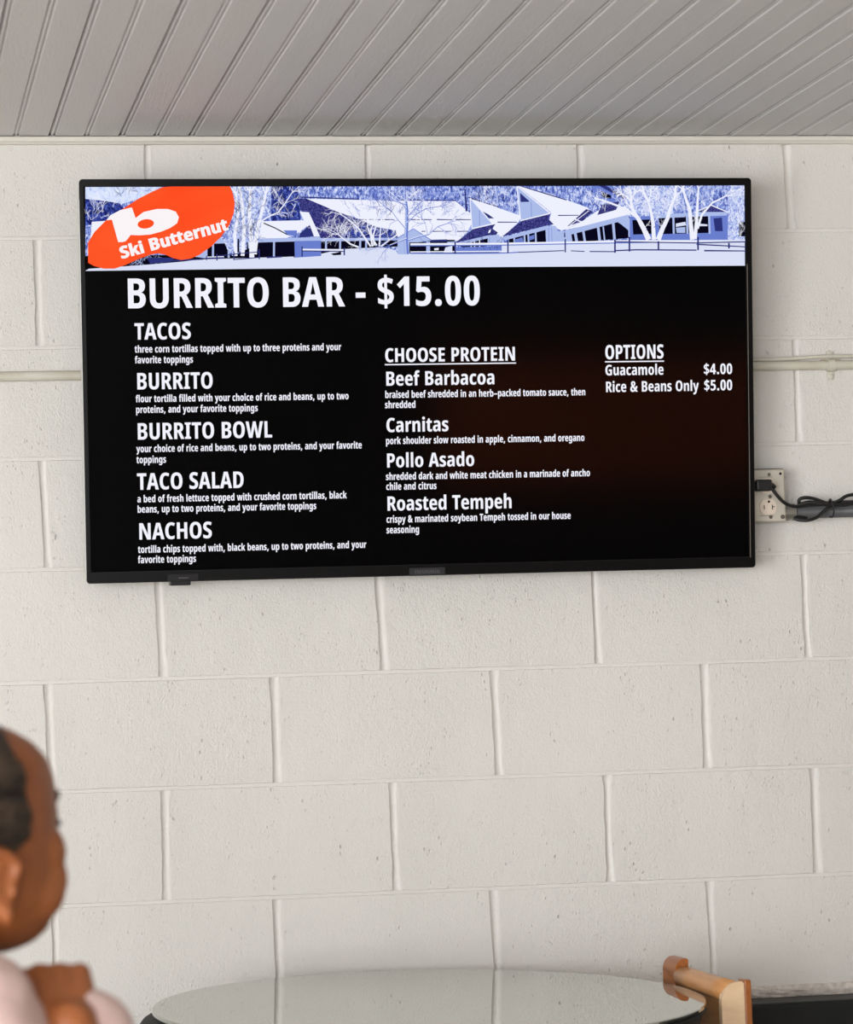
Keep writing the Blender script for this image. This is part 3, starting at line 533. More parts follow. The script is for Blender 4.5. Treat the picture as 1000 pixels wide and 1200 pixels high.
def fill(contours):
    """triangles of the non-zero filled outline"""
    V = []; E = []
    for ct in contours:
        b_ = len(V); n = len(ct); V += [Vector(p) for p in ct]; E += [(b_+i, b_+(i+1) % n) for i in range(n)]
    vo, eo, fo, *_ = delaunay_2d_cdt(V, E, [], 0, .001)
    T = []
    for f in fo:
        c_ = sum((vo[i] for i in f), Vector((0, 0)))/len(f); wn_ = 0
        for ct in contours:
            for i in range(len(ct)):
                a, b = ct[i-1], ct[i]
                if (a[1] <= c_.y) != (b[1] <= c_.y):
                    t = (c_.y-a[1])/(b[1]-a[1])
                    if a[0]+t*(b[0]-a[0]) > c_.x: wn_ += 1 if b[1] > a[1] else -1
        if wn_: T.append(tuple(f))
    return [tuple(v) for v in vo], T
GC = {}
def glyph(ch, e):
    if (ch, e) not in GC: GC[(ch, e)] = fill([thicken(flat(ct), e) for ct in GL[ch][1]])
    return GC[(ch, e)]
def text_mesh(name, s, x, z, cap, width, m, parent, y, rot=0, e=6):
    """s set from x to x+width on the base line z with capitals cap high"""
    k = cap/714.0; adv = sum(GL[c][0] for c in s); fx = width/((adv-28)*k)
    V = []; F = []; cx = 0; ca, sa = math.cos(rot), math.sin(rot)
    for ch in s:
        gv, gt = glyph(ch, e); b_ = len(V)
        for gx, gy in gv:
            lx = (cx+gx-20)*k*fx; lz = gy*k; V.append((x+lx*ca-lz*sa, y, z+lx*sa+lz*ca))
        F += [tuple(b_+i for i in t) for t in gt]; cx += GL[ch][0]
    me = bpy.data.meshes.new(name); me.from_pydata(V, [], F); me.materials.append(m)
    o = bpy.data.objects.new(name, me); COL.objects.link(o); o.parent = parent; return o
WHITE = glow('screen_white', srgb(243, 243, 253))
YT = .0019
MENU = [('menu_heading', 'BURRITO BAR - $15.00', -0.53928, 0.1306, 0.05301, 0.64612), ('menu_heading', 'TACOS', -0.52508, 0.0745, 0.02928, 0.10137), ('menu_heading', 'BURRITO', -0.52398, -0.01467, 0.02931, 0.13862), ('menu_heading', 'BURRITO BOWL', -0.52473, -0.10452, 0.02935, 0.24432), ('menu_heading', 'TACO SALAD', -0.52547, -0.19447, 0.02938, 0.19291), ('menu_heading', 'NACHOS', -0.52529, -0.28393, 0.02941, 0.13314), ('menu_heading', 'CHOOSE PROTEIN', -0.07265, 0.0287, 0.02507, 0.24318), ('menu_heading', 'Beef Barbacoa', -0.07223, -0.01405, 0.0254, 0.20333), ('menu_heading', 'Carnitas', -0.07231, -0.09836, 0.02542, 0.11594), ('menu_heading', 'Pollo Asado', -0.07301, -0.16273, 0.02544, 0.16381), ('menu_heading', 'Roasted Tempeh', -0.07347, -0.24129, 0.02577, 0.23338), ('menu_heading', 'OPTIONS', 0.33736, 0.02919, 0.0257, 0.11153), ('menu_item', 'Guacamole', 0.33728, -0.0006, 0.01913, 0.11122), ('menu_item', '$4.00', 0.52402, -0.00096, 0.01924, 0.05542), ('menu_item', 'Rice & Beans Only', 0.33751, -0.03135, 0.01914, 0.17699), ('menu_item', '$5.00', 0.52446, -0.03095, 0.01925, 0.05462), ('menu_text', 'three corn tortillas topped with up to three proteins and your', -0.52551, 0.05131, 0.01236, 0.37321), ('menu_text', 'favorite toppings', -0.52556, 0.03208, 0.01236, 0.10446), ('menu_text', 'flour tortilla filled with your choice of rice and beans, up to two', -0.52532, -0.03756, 0.01237, 0.38561), ('menu_text', 'proteins, and your favorite toppings', -0.52568, -0.05681, 0.01237, 0.21993), ('menu_text', 'your choice of rice and beans, up to two proteins, and your favorite', -0.52575, -0.12713, 0.01238, 0.40866), ('menu_text', 'toppings', -0.52612, -0.14671, 0.01239, 0.0532), ('menu_text', 'a bed of fresh lettuce topped with crushed corn tortillas, black', -0.52589, -0.21712, 0.0124, 0.37916), ('menu_text', 'beans, up to two proteins, and your favorite toppings', -0.52623, -0.23564, 0.0124, 0.32393), ('menu_text', 'tortilla chips topped with, black beans, up to two proteins, and your', -0.52634, -0.30781, 0.01241, 0.41445), ('menu_text', 'favorite toppings', -0.52668, -0.3262, 0.01241, 0.10454), ('menu_text', 'braised beef shredded in an herb–packed tomato sauce, then', -0.07337, -0.0365, 0.01255, 0.37343), ('menu_text', 'shredded', -0.07366, -0.05493, 0.01255, 0.05674), ('menu_text', 'pork shoulder slow roasted in apple, cinnamon, and oregano', -0.07328, -0.12037, 0.01256, 0.37026), ('menu_text', 'shredded dark and white meat chicken in a marinade of ancho', -0.074, -0.18537, 0.01257, 0.38052), ('menu_text', 'chile and citrus', -0.07397, -0.20354, 0.01257, 0.0934), ('menu_text', 'crispy & marinated soybean Tempeh tossed in our house', -0.07429, -0.26317, 0.01258, 0.34343), ('menu_text', 'seasoning', -0.07459, -0.28244, 0.01258, 0.06092)]      # (kind, text, left, base line, cap height, width) in metres on the screen
for kind, s, u, v, cap, wd in MENU:
    text_mesh(kind, s, u, v, cap, wd, WHITE, scn, YT, e=5 if kind == 'menu_text' else 2)
for u, v, wd in UNDERLINES:
    obj('underline', box(B(), u, u+wd, YT, YT+.0002, v-.0011, v+.0011), WHITE, scn)
# the picture across the top of the screen
def pic_mat(name, stops, scx, scz, det=6):
    m = bpy.data.materials.new(name); m.use_nodes = True; nt = m.node_tree; n = nt.nodes; L = nt.links; n.clear()
    tc = n.new('ShaderNodeTexCoord'); mp = n.new('ShaderNodeMapping'); mp.inputs['Scale'].default_value = (scx, 1, scz)
    t = n.new('ShaderNodeTexNoise'); t.inputs['Scale'].default_value = 1; t.inputs['Detail'].default_value = det; t.inputs['Roughness'].default_value = .8; t.inputs['Distortion'].default_value = .8
    r = n.new('ShaderNodeValToRGB'); el = r.color_ramp.elements
    while len(el) < len(stops): el.new(.5)
    for e, (p_, c_) in zip(el, stops): e.position = p_; e.color = srgb(*c_)
    em = n.new('ShaderNodeEmission'); o = n.new('ShaderNodeOutputMaterial')
    L.new(tc.outputs['Object'], mp.inputs[0]); L.new(mp.outputs[0], t.inputs[0]); L.new(t.outputs['Fac'], r.inputs[0]); L.new(r.outputs[0], em.inputs[0]); L.new(em.outputs[0], o.inputs[0])
    return m
PM = {
 'F': pic_mat('picture_forest', [(.38, (34, 42, 118)), (.46, (88, 108, 196)), (.53, (156, 174, 234)), (.60, (226, 233, 253))], 210, 110),
 'G': pic_mat('picture_dark_forest', [(.40, (18, 18, 70)), (.52, (45, 60, 150)), (.62, (110, 130, 215)), (.72, (215, 225, 252))], 160, 120),
 'S': pic_mat('picture_pale_sky', [(.34, (140, 162, 228)), (.44, (204, 217, 250)), (.56, (226, 234, 254))], 110, 90),
 'H': pic_mat('picture_frosted', [(.40, (90, 110, 200)), (.50, (180, 195, 242)), (.58, (232, 238, 255))], 240, 200),
 'W': glow('picture_white', srgb(238, 240, 254)), 'N': glow('picture_snow', srgb(218, 224, 246)),
 'L': glow('picture_light_blue', srgb(172, 188, 234)), 'M': glow('picture_blue', srgb(106, 126, 206)),
 'D': pic_mat('picture_navy', [(.42, (30, 30, 92)), (.5, (52, 52, 120)), (.6, (84, 84, 158))], 420, 420, 1),
 'B': glow('picture_dark_blue', srgb(46, 52, 120)), 'K': glow('picture_black', srgb(10, 8, 28)),
 'O': pic_mat('logo_orange', [(.3, (255, 76, 32)), (.7, (255, 92, 44))], 6, 6, 1), 'X': glow('logo_white', srgb(250, 244, 246))}
PNAME = {'F': 'picture_forest', 'G': 'picture_forest', 'S': 'picture_sky', 'H': 'picture_tree', 'W': 'picture_snow', 'N': 'picture_snow', 'L': 'picture_timber', 'M': 'picture_timber', 'D': 'picture_roof', 'B': 'picture_shade', 'K': 'picture_window', 'O': 'logo_shape', 'X': 'logo_letter'}
SH = [('F',[-6081,3470,6053,3470,6053,2326,-6102,2244]),('S',[-6081,3470,-4713,3470,-5098,3273,-5480,3153,-5813,3214,-6085,3246]),('*B',[-5479,3213,-4790,3424,8]),('G',[-6085,3261,-5813,3230,-5480,3183,-5390,3076,-5729,2819,-6094,2790]),('*W',[-6077,2881,-5555,3214,14]),('W',[-5979,2851,-5698,2871,-5915,2623,-6054,2471,-6074,2244,-5998,2623]),('K',[-5502,1997,-5348,2102,-5117,2207,-4430,2188,-4462,2096,-4968,2054]),('*L',[-5425,2042,-4813,2175,18]),('B',[-5010,2207,-4506,2204,-4584,2128,-4951,2100]),('G',[-2746,3470,-2251,3470,-2230,2865,-2758,2806]),('*W',[-3189,2900,-2221,3418,16]),('N',[1419,2415,6053,2468,6053,2232,1416,2244]),('N',[-6102,1978,-6048,2016,-5501,2050,-4967,2085,-4355,2134,-3970,2185,-3046,2194,-2505,2206,-2024,2226,-1836,2287,-1492,2354,-945,2393,-586,2341,-430,2255,546,2252,1416,2260,2292,2262,3333,2279,4219,2274,5109,2285,6053,2295,6053,1990,1651,1997,-3050,1995,-6102,1993]),('K',[-4026,2491,-458,2503,-460,2379,-867,2366,-1493,2339,-1836,2264,-2024,2219,-3046,2194,-4032,2170]),('L',[-4246,2232,-3919,2460,-3924,2185]),('W',[-3082,2846,-2091,2865,-2092,2773,-2234,2666,-2343,2605,-2577,2514,-3087,2517]),('~K',[20.8,19.2,-2897,2815,-2697,2729,-2467,2605]),('M',[-2543,2683,-2295,2681,-2297,2589,-2452,2590]),('L',[-3811,2528,-2344,2549,-1863,2556,-457,2564,-458,2495,-1864,2479,-2345,2482,-3812,2452]),('~L',[35.2,35.2,-3824,2199,-3815,2520]),('~L',[35.2,35.2,-3540,2197,-3531,2519]),('~L',[35.2,35.2,-2722,2192,-2713,2515]),('~L',[35.2,35.2,-1773,2325,-1767,2510]),('~L',[35.2,35.2,-1516,2323,-1510,2508]),('~L',[35.2,35.2,-1150,2321,-1143,2506]),('~L',[35.2,35.2,-1040,2321,-1034,2506]),('M',[-2345,2490,-1864,2495,-1861,2218,-2342,2190]),('~K',[16,16,-2353,2482,-2353,2190]),('W',[-2162,3252,-462,3209,623,3197,764,3085,920,2953,917,2790,836,2651,675,2481,76,2469,-395,2502,-518,2642,-1017,2799,-1559,3016]),('~B',[25.6,19.2,-2223,3280,-1166,3241]),('~D',[19.2,19.2,-384,3228,623,3213]),('~B',[20.8,12.8,-1156,2873,-1016,2868]),('~B',[20.8,12.8,-984,2872,-765,2867]),('~B',[20.8,12.8,-734,2871,-515,2866]),('~B',[20.8,12.8,-264,2870,-44,2864]),('~B',[20.8,12.8,-12,2868,177,2863]),('~B',[20.8,12.8,271,2867,555,2861]),('~B',[20.8,12.8,618,2866,902,2860]),('~B',[17.6,12.8,-16,2652,63,2655]),('~B',[17.6,12.8,158,2651,394,2653]),('~B',[17.6,12.8,425,2650,536,2652]),('~B',[17.6,12.8,646,2649,852,2651]),('D',[-2255,3249,-2131,3260,-1559,3016,-1172,2884,-815,2728,-487,2642,-457,2541,-1863,2541,-2059,2895,-2227,3050]),('~B',[12.8,12.8,-2101,3157,-1921,2772]),('~B',[12.8,12.8,-1962,3104,-1774,2748]),('~B',[12.8,12.8,-1823,3051,-1626,2724]),('~B',[12.8,12.8,-1684,2998,-1479,2701]),('~B',[12.8,12.8,-1545,2946,-1331,2677]),('~B',[12.8,12.8,-1406,2893,-1183,2653]),('~B',[12.8,12.8,-1266,2840,-1035,2629]),('~B',[12.8,12.8,-1126,2787,-887,2605]),('~B',[12.8,12.8,-987,2734,-739,2581]),('G',[-1204,2799,-486,2673,-488,2557,-1489,2554]),('W',[-2243,3019,-2073,3006,-1878,2572,-2018,2565,-2138,2804]),('B',[-2250,2620,-2061,2780,-1987,2572,-2251,2551]),('*W',[-1925,2572,-1174,2738,22]),('K',[-458,2503,597,2497,593,2249,-462,2255]),('L',[-489,2518,-163,2702,171,2487,-82,2454,-427,2456]),('~M',[14.4,14.4,-489,2518,-163,2702,171,2487]),('L',[-458,2487,-243,2502,-247,2239,-462,2240]),('L',[68,2469,139,2469,136,2252,65,2252]),('W',[216,2344,295,2352,294,2313,215,2309]),('N',[421,2359,548,2389,546,2265,388,2266]),('B',[155,2499,455,2506,454,2467,155,2461]),('~L',[25.6,25.6,454,2448,628,2457]),('W',[861,3263,1270,3122,1839,2926,1790,2817,1532,2585,1436,2477,1312,2695,1235,2897]),('~B',[25.6,17.6,861,3266,1429,3089]),('~B',[19.2,14.4,1393,2814,1758,2811]),('L',[881,3256,1297,2789,913,2705]),('~W',[16,16,889,3240,919,2713]),('~W',[19.2,19.2,893,3255,1297,2789]),('~M',[9.6,9.6,1063,3038,1059,2759]),('B',[1126,3007,1221,2960,1330,2882,1235,2882]),('D',[939,2689,1353,2779,1296,2695,1398,2625,1358,2571,1008,2526,604,2443]),('W',[1232,2665,1272,2688,1255,2626,1215,2610]),('~W',[22.4,22.4,916,2697,1329,2788]),('L',[604,2432,1199,2572,1421,2586,1420,2524,1214,2517,674,2396]),('K',[674,2397,1206,2520,1204,2385,784,2333]),('L',[1207,2556,1468,2555,1466,2368,1204,2370]),('~W',[17.6,17.6,896,2449,899,2325]),('~W',[17.6,17.6,960,2464,962,2324]),('~W',[17.6,17.6,1055,2487,1057,2324]),('M',[626,2357,1466,2384,1464,2267,625,2264]),('*B',[641,2295,1434,2368,10]),('W',[1784,3470,2387,3321,3087,3070,3134,2999,2988,2844,2697,2681,2585,2658,2426,2721,2364,2846,2398,2986]),('~B',[25.6,16,1847,3470,2386,3304,2689,3211]),('~B',[19.2,14.4,2525,2931,2909,2933]),('L',[1760,3470,2374,2974,1822,2856]),('~W',[20.8,20.8,1764,3455,1822,2864]),('~W',[25.6,25.6,1768,3470,2382,2971]),('~M',[9.6,9.6,2026,3174,2027,2910]),('B',[1820,3346,1990,3196,1986,3181,1827,3178]),('D',[1838,2833,2390,2974,2348,2862,2443,2768,2278,2741,1915,2654,1476,2550]),('~W',[20.8,20.8,1822,2839,2382,2971]),('L',[1468,2531,2283,2737,2474,2744,2474,2698,2298,2675,1531,2484]),('K',[1595,2500,2285,2667,2294,2441,1610,2437]),('~L',[32,32,1698,2530,1707,2437]),('~L',[32,32,1890,2584,1897,2436]),('~L',[32,32,1962,2599,1969,2435]),('~L',[32,32,2098,2637,2105,2435]),('M',[1706,2491,1850,2537,1880,2444,1705,2445]),('M',[1977,2552,2073,2583,2072,2505,1976,2474]),('L',[2291,2737,2498,2721,2510,2425,2294,2434]),('L',[2505,2643,2649,2642,2662,2424,2510,2425]),('B',[2632,2619,2712,2619,2711,2533,2631,2533]),('~M',[8.0,8.0,2346,2706,2347,2441]),('~M',[8.0,8.0,2402,2706,2403,2441]),('W',[3004,2843,3263,3014,3859,3106,3872,2934,3259,2780,2681,2673]),('D',[3054,3046,3182,3002,2987,2828,2690,2728]),('~W',[12.8,12.8,3102,3015,2746,2751]),('~W',[22.4,22.4,2812,2875,2955,2812,3100,2843]),('M',[3157,3470,3526,3470,3860,3247,3859,3153,3458,3185,3218,3311]),('B',[3301,3470,3429,3470,3828,3263,3748,3231]),('K',[3332,3373,3523,3295,3522,3232,3362,3264]),('D',[3344,3123,3683,3185,3616,3029,3261,2936]),('*W',[3102,2968,3830,3356,22]),('L',[2649,2653,3840,2940,3871,2840,2743,2556]),('L',[2649,2658,2761,2657,2790,2423,2662,2424]),('K',[2768,2582,3831,2853,3843,2511,2790,2431]),('L',[3613,2825,3839,2879,3845,2652,3709,2762]),('~L',[51.2,51.2,2840,2610,2870,2438]),('~L',[41.6,41.6,2993,2648,3022,2437]),('~L',[48,48,3274,2710,3303,2436]),('~L',[25.6,25.6,3368,2725,3396,2435]),('~L',[48,48,3557,2786,3584,2434]),('L',[3831,2871,3936,2871,3931,2511,3848,2511]),('M',[3872,2902,5752,2958,5746,2454,3866,2448]),('K',[3920,2840,4291,2854,4287,2587,3932,2573]),('K',[4421,2892,5361,2912,5373,2598,4433,2579]),('M',[5401,2896,5654,2903,5683,2604,5414,2597]),('B',[5458,2865,5621,2880,5634,2628,5488,2629]),('L',[4324,2940,5720,2997,5719,2919,4323,2869]),('~L',[38.4,38.4,4696,2915,4701,2585]),('~L',[38.4,38.4,4955,2914,4961,2584]),('~L',[38.4,38.4,5377,2912,5383,2582]),('N',[4743,2773,4921,2804,4937,2741,4742,2711]),('N',[5164,2772,5343,2755,5342,2724,5147,2725]),('L',[4742,2695,4920,2710,4919,2600,4757,2601]),('D',[5134,2984,5420,3101,5720,2982]),('~W',[19.2,19.2,5102,2976,5420,3107,5736,2977]),('H',[5742,3470,6053,3470,6053,2421,5729,2423]),('K',[5946,2800,6053,2799,6053,2531,5943,2532]),('H',[3831,3470,4719,3470,4878,3197,4551,2963,4098,2933,3794,3075]),('*W',[3825,2965,4799,3401,60]),('*W',[5763,2486,6033,3303,26]),('*L',[4796,3181,5937,3430,26]),('*M',[3907,3121,5937,3398,22]),('N',[3818,2472,6053,2468,6053,2421,3817,2433]),('^W',[104.0,48,4221,2478,4127,2682,4033,2855,3922,3027,3892,3184]),('^W',[80,38.4,4318,2477,4306,2775,4276,2964,4230,3152]),('^W',[96,44.8,4399,2477,4482,2680,4582,2868,4633,3056,4716,3244]),('^W',[88.0,38.4,5047,2474,5018,2772,5005,3024,4927,3244,4880,3401]),('^W',[70.4,32,5096,2489,5133,2835,5152,3117,5172,3400]),('^W',[48,22.4,5147,2677,5231,2928,5429,3148,5691,3273]),('~W',[48,25.6,4033,2855,3825,3028,3505,3154,3202,3249]),('~W',[32,19.2,3841,3028,3583,2966,3261,2874,3068,2828]),('^W',[25.6,16,3985,2933,3795,3184,3717,3341]),('~B',[11.2,6.4,4175,2651,4200,2682]),('~B',[11.2,6.4,4321,2697,4346,2728]),('~B',[11.2,6.4,4467,2743,4492,2775]),('~B',[11.2,6.4,4613,2790,4638,2821]),('~B',[11.2,6.4,4760,2836,4784,2867]),('~B',[11.2,6.4,4906,2883,4931,2914]),('~B',[11.2,6.4,5053,2929,5077,2961]),('H',[-3456,3470,-2746,3470,-2846,3067,-2943,2807,-3011,2439,-3478,2228,-3568,2351,-3627,2504,-3500,2718,-3418,2993,-3429,3268]),('^W',[64,40.0,-3416,2227,-3425,2610,-3357,2993,-3397,3329]),('^W',[70.4,41.6,-3293,2227,-3254,2686,-3278,3069,-3318,3421]),('^W',[88.0,48,-3124,2195,-3132,2609,-3156,2992,-3134,3374]),('^W',[80,40.0,-3076,2256,-3023,2685,-2940,2991,-2857,3328]),('^W',[25.6,16,-2958,2838,-2786,2944,-2631,3005,-2504,3173,-2377,3357]),('*B',[-3475,2381,-2964,3374,30]),('*K',[-3441,2534,-2997,3298,12]),('*W',[-3034,2915,-2252,3418,14]),('~K',[38.4,25.6,-3369,2288,-3364,2533]),('~K',[32,22.4,-3199,2318,-3204,2471]),('^W',[32,17.6,-1180,2368,-1335,2430,-1474,2539,-1551,2601]),('^W',[32,17.6,-961,2382,-1053,2521,-1175,2707,-1328,2846,-1483,2955]),('^W',[32,17.6,-930,2382,-958,2582,-1018,2752,-984,2891]),('^W',[32,17.6,-898,2397,-911,2582,-861,2736,-766,2859]),('^W',[32,17.6,-804,2381,-786,2582,-768,2736,-670,2951]),('^W',[32,17.6,-773,2381,-630,2488,-488,2580,-360,2703]),('^W',[32,17.6,-851,2397,-927,2521,-956,2675,-891,2829]),('*M',[-1407,2800,-385,3136,20]),('*B',[-859,2860,-416,3136,8]),('*W',[-1567,2555,-469,2796,26]),('~M',[80,38.4,-305,2239,-316,2517,-296,2795,-292,3058,-320,3290,-317,3460]),('~L',[38.4,22.4,-321,2239,-332,2517,-312,2796,-308,3058,-336,3290,-333,3460]),('^M',[20.8,11.2,-313,2703,-452,2858,-575,3028,-699,3106]),('~W',[11.2,8.0,-313,2715,-452,2870,-575,3041,-699,3118]),('^M',[20.8,11.2,-295,2904,-167,3042,-39,3165,88,3258]),('~W',[11.2,8.0,-294,2916,-167,3055,-39,3178,88,3270]),('^M',[20.8,11.2,-296,2795,-137,2949,54,3057,322,3102]),('~W',[11.2,8.0,-296,2808,-137,2962,54,3069,322,3115]),('^M',[20.8,11.2,-292,3058,-416,3198,-570,3321]),('~W',[11.2,8.0,-292,3070,-415,3210,-570,3334]),('^M',[20.8,11.2,-306,3197,-162,3320,-35,3413]),('~W',[11.2,8.0,-305,3210,-162,3333,-35,3425]),('^M',[20.8,11.2,-270,2486,-80,2547,109,2593,269,2731,459,2792]),('~W',[11.2,8.0,-269,2499,-80,2559,110,2605,269,2743,459,2805]),('^M',[20.8,11.2,93,2577,50,2794,-12,2887]),('~W',[11.2,8.0,94,2589,50,2806,-12,2899]),('^M',[20.8,11.2,-301,2517,-459,2456,-616,2395]),('~W',[11.2,8.0,-300,2530,-458,2469,-616,2408]),('^M',[20.8,11.2,-307,3135,-510,3198,-695,3353]),('~W',[11.2,8.0,-306,3148,-509,3210,-695,3365]),('*W',[-620,3136,91,3412,20]),('*M',[-232,2857,402,3210,14]),('*W',[999,2976,1735,3408,26]),('~L',[38.4,22.4,812,3132,719,3256,643,3458]),('~B',[41.6,22.4,810,3008,797,3209,784,3411]),('~L',[41.6,22.4,1128,3162,1099,3317,1070,3470]),('~L',[35.2,19.2,1382,3130,1368,3316,1355,3470]),('*B',[906,3131,1735,3408,12]),('~B',[32,32,-3970,2185,-3632,2193]),('~W',[16,16,-3970,2206,-3632,2213]),('~B',[19.2,19.2,-3947,2231,-3948,2154]),('~B',[22.4,22.4,-3759,2260,-3761,2145]),('~B',[16,12.8,-3755,2229,-3431,2250]),('~B',[16,16,-3462,2258,-2998,2294]),('~B',[16,16,-3463,2159,-3000,2194]),('~B',[20.8,20.8,-3453,2304,-3456,2151]),('~B',[20.8,20.8,-2998,2347,-2996,2163]),('~B',[25.6,19.2,-4645,2143,-4001,2170]),('~B',[28.8,22.4,-2861,2193,-2582,2204]),('~W',[32,32,-2224,2331,-1446,2317]),('~B',[17.6,17.6,-2224,2309,-1447,2295]),('~B',[24.0,24.0,-2217,2389,-2220,2205]),('~B',[25.6,25.6,-1449,2362,-1451,2223]),('K',[-1696,2255,-1603,2270,-1509,2293,-1510,2231,-1650,2224]),('~W',[38.4,38.4,-239,2415,1419,2415,3335,2439,3560,2450,4221,2447,5111,2423]),('~M',[19.2,19.2,-240,2389,1418,2390,3335,2415,4221,2425]),('~B',[20.8,20.8,3560,2441,5111,2410,6053,2427]),('~B',[25.6,19.2,5111,2385,6053,2333]),('~M',[20.8,20.8,-242,2251,577,2243,1416,2244,1750,2258]),('~B',[17.6,17.6,1750,2258,2612,2284]),('~B',[16,16,2740,2280,2996,2266]),('~B',[19.2,19.2,3092,2265,3574,2259]),('~B',[24.0,24.0,3574,2278,3977,2291,5109,2278]),('~B',[28.8,19.2,5255,2268,6053,2257]),('~W',[19.2,19.2,-242,2276,1655,2280]),('~B',[25.6,25.6,588,2458,585,2241]),('~B',[25.6,25.6,1567,2476,1564,2243]),('~B',[25.6,25.6,2637,2494,2634,2252]),('~B',[32,32,3570,2481,3567,2239]),('~B',[32,32,3843,2527,3839,2261]),('~B',[32,32,4390,2446,4388,2281]),('~B',[32,32,5142,2520,5139,2277]),('~B',[32,32,5729,2407,5728,2305]),('O',[-6060,2475,-5935,2671,-5724,2877,-5415,3084,-5134,3261,-4897,3379,-4713,3458,-4559,3470,-3502,3470,-3455,3355,-3421,3176,-3441,2997,-3525,2779,-3668,2581,-3851,2403,-4074,2247,-4234,2180,-4400,2157,-4539,2189,-4677,2253,-4815,2280,-4955,2255,-5154,2183,-5394,2078,-5593,2011,-5790,2012,-5967,2064,-6061,2119])]          # list of (key, [x, z, x, z ...]) in tenths of a millimetre on the screen
acc = {}; yl = YT
RB = random.Random(3)
def add_poly(key, P):
    global yl
    yl -= .0000035
    V, F = acc.setdefault(key, ([], []))
    b = len(V); V += [(x, yl, z) for x, z in P]
    for t in tessellate_polygon([[Vector((x, z, 0)) for x, z in P]]): F.append(tuple(b+i for i in t))
def clampp(p): return (min(max(p[0], sx0+.0002), sx1-.0002), min(p[1], BTOP))
def stroke(key, P, w0, w1):
    L_ = []; R_ = []; n = len(P)
    for i, p in enumerate(P):
        a = P[max(0, i-1)]; b = P[min(n-1, i+1)]; dx, dz = b[0]-a[0], b[1]-a[1]; l = math.hypot(dx, dz) or 1
        w_ = (w0+(w1-w0)*i/(n-1))/2; L_.append(clampp((p[0]-dz/l*w_, p[1]+dx/l*w_))); R_.append(clampp((p[0]+dz/l*w_, p[1]-dx/l*w_)))
    global yl
    yl -= .0000015
    V, F = acc.setdefault(key, ([], [])); b = len(V)
    V += [(x, yl, z) for x, z in L_]+[(x, yl, z) for x, z in R_]
    for i in range(n-1): F.append((b+i, b+i+1, b+n+i+1, b+n+i))
def branch(keys, p, ang, ln, wd, depth):
    pts = [p]; a = ang
    for k in range(4):
        a += RB.uniform(-.22, .22); q = (pts[-1][0]+math.cos(a)*ln/4, pts[-1][1]+math.sin(a)*ln/4); pts.append(q)
        if q[1] > BTOP: break
    stroke(RB.choice(keys), pts, wd, wd*.6)
    if depth > 0 and pts[-1][1] < BTOP:
        for k in range(RB.choice((2, 3))):
            i = RB.randint(1, len(pts)-1); branch(keys, pts[i], a+RB.uniform(-.9, .9), ln*RB.uniform(.5, .8), wd*.62, depth-1)
for key, d in SH:
    if key[0] in '~^':        # stroke: key, width start, width end then points
        P = [(d[i]/1e4, d[i+1]/1e4) for i in range(2, len(d), 2)]
        stroke(key[1], P, d[0]/1e4, d[1]/1e4)
        if key[0] == '^':
            p, q = P[-2], P[-1]; a = math.atan2(q[1]-p[1], q[0]-p[0])
            for s_ in (-.5, .0, .5): branch([key[1]], q, a+s_, .022, max(d[1]/1e4*.7, .0007), 3)
            for i in range(1, len(P)-1): branch([key[1]], P[i], a+RB.choice((-.8, .8)), .018, .0008, 2)
    elif key[0] == '*':       # scatter of twigs in a box: x0 z0 x1 z1 count
        for k in range(int(d[4])):
            branch([key[1]], (RB.uniform(d[0], d[2])/1e4, RB.uniform(d[1], d[3])/1e4), RB.uniform(.6, 2.5), .014, .0007, 2)
    else:
        add_poly(key, [(d[i]/1e4, d[i+1]/1e4) for i in range(0, len(d), 2)])
for key, (V, F) in acc.items():
    me = bpy.data.meshes.new(PNAME[key]); me.from_pydata(V, [], F); me.materials.append(PM[key])
    o = bpy.data.objects.new(PNAME[key], me); COL.objects.link(o); o.parent = scn
    if key != 'O': o['kind'] = 'stuff'
yl -= .0001
# curved logo mark and its lettering
gv, gt = fill([[(a/10, b/10) for a, b in zip(c[::2], c[1::2])] for c in LOGOB])
me = bpy.data.meshes.new('logo_letter'); me.from_pydata([(a/1e3, yl, b/1e3) for a, b in gv], [], gt); me.materials.append(PM['X'])
o = bpy.data.objects.new('logo_letter', me); COL.objects.link(o); o.parent = scn
s_, u_, v_, cap_, wd_, an_ = LOGOT
text_mesh('logo_text', s_, u_, v_, cap_, wd_, PM['X'], scn, yl-.00003, an_, 22)
# nameplate with dim lettering, sensor block
npx = NPX
pl = obj('nameplate', box(B(), npx[0], npx[1], -.0012, .001, npx[2], npx[3], .0004, 1), mat('nameplate_grey', srgb(34, 34, 36), .35), tv)
text_mesh('nameplate_text', 'INSIGNIA', npx[0]+.010, npx[2]+.0042, .0062, npx[1]-npx[0]-.020, mat('dim_lettering', srgb(78, 78, 80), .4), pl, -.0014)
spx = SPX
pl = obj('sensor_block', box(box(B(), spx[0], spx[1], -.0012, .012, spx[2], spx[3], .0006, 1), spx[0]+.004, spx[1]-.014, .0005, .014, spx[2]-.0085, spx[2]+.002, .0018, 2), mat('sensor_plastic', srgb(24, 24, 26), .25), tv)
obj('sensor_print', box(B(), spx[0]+.020, spx[0]+.038, -.0014, -.001, spx[2]+.0046, spx[2]+.0060), MATS['dim_lettering'], pl)

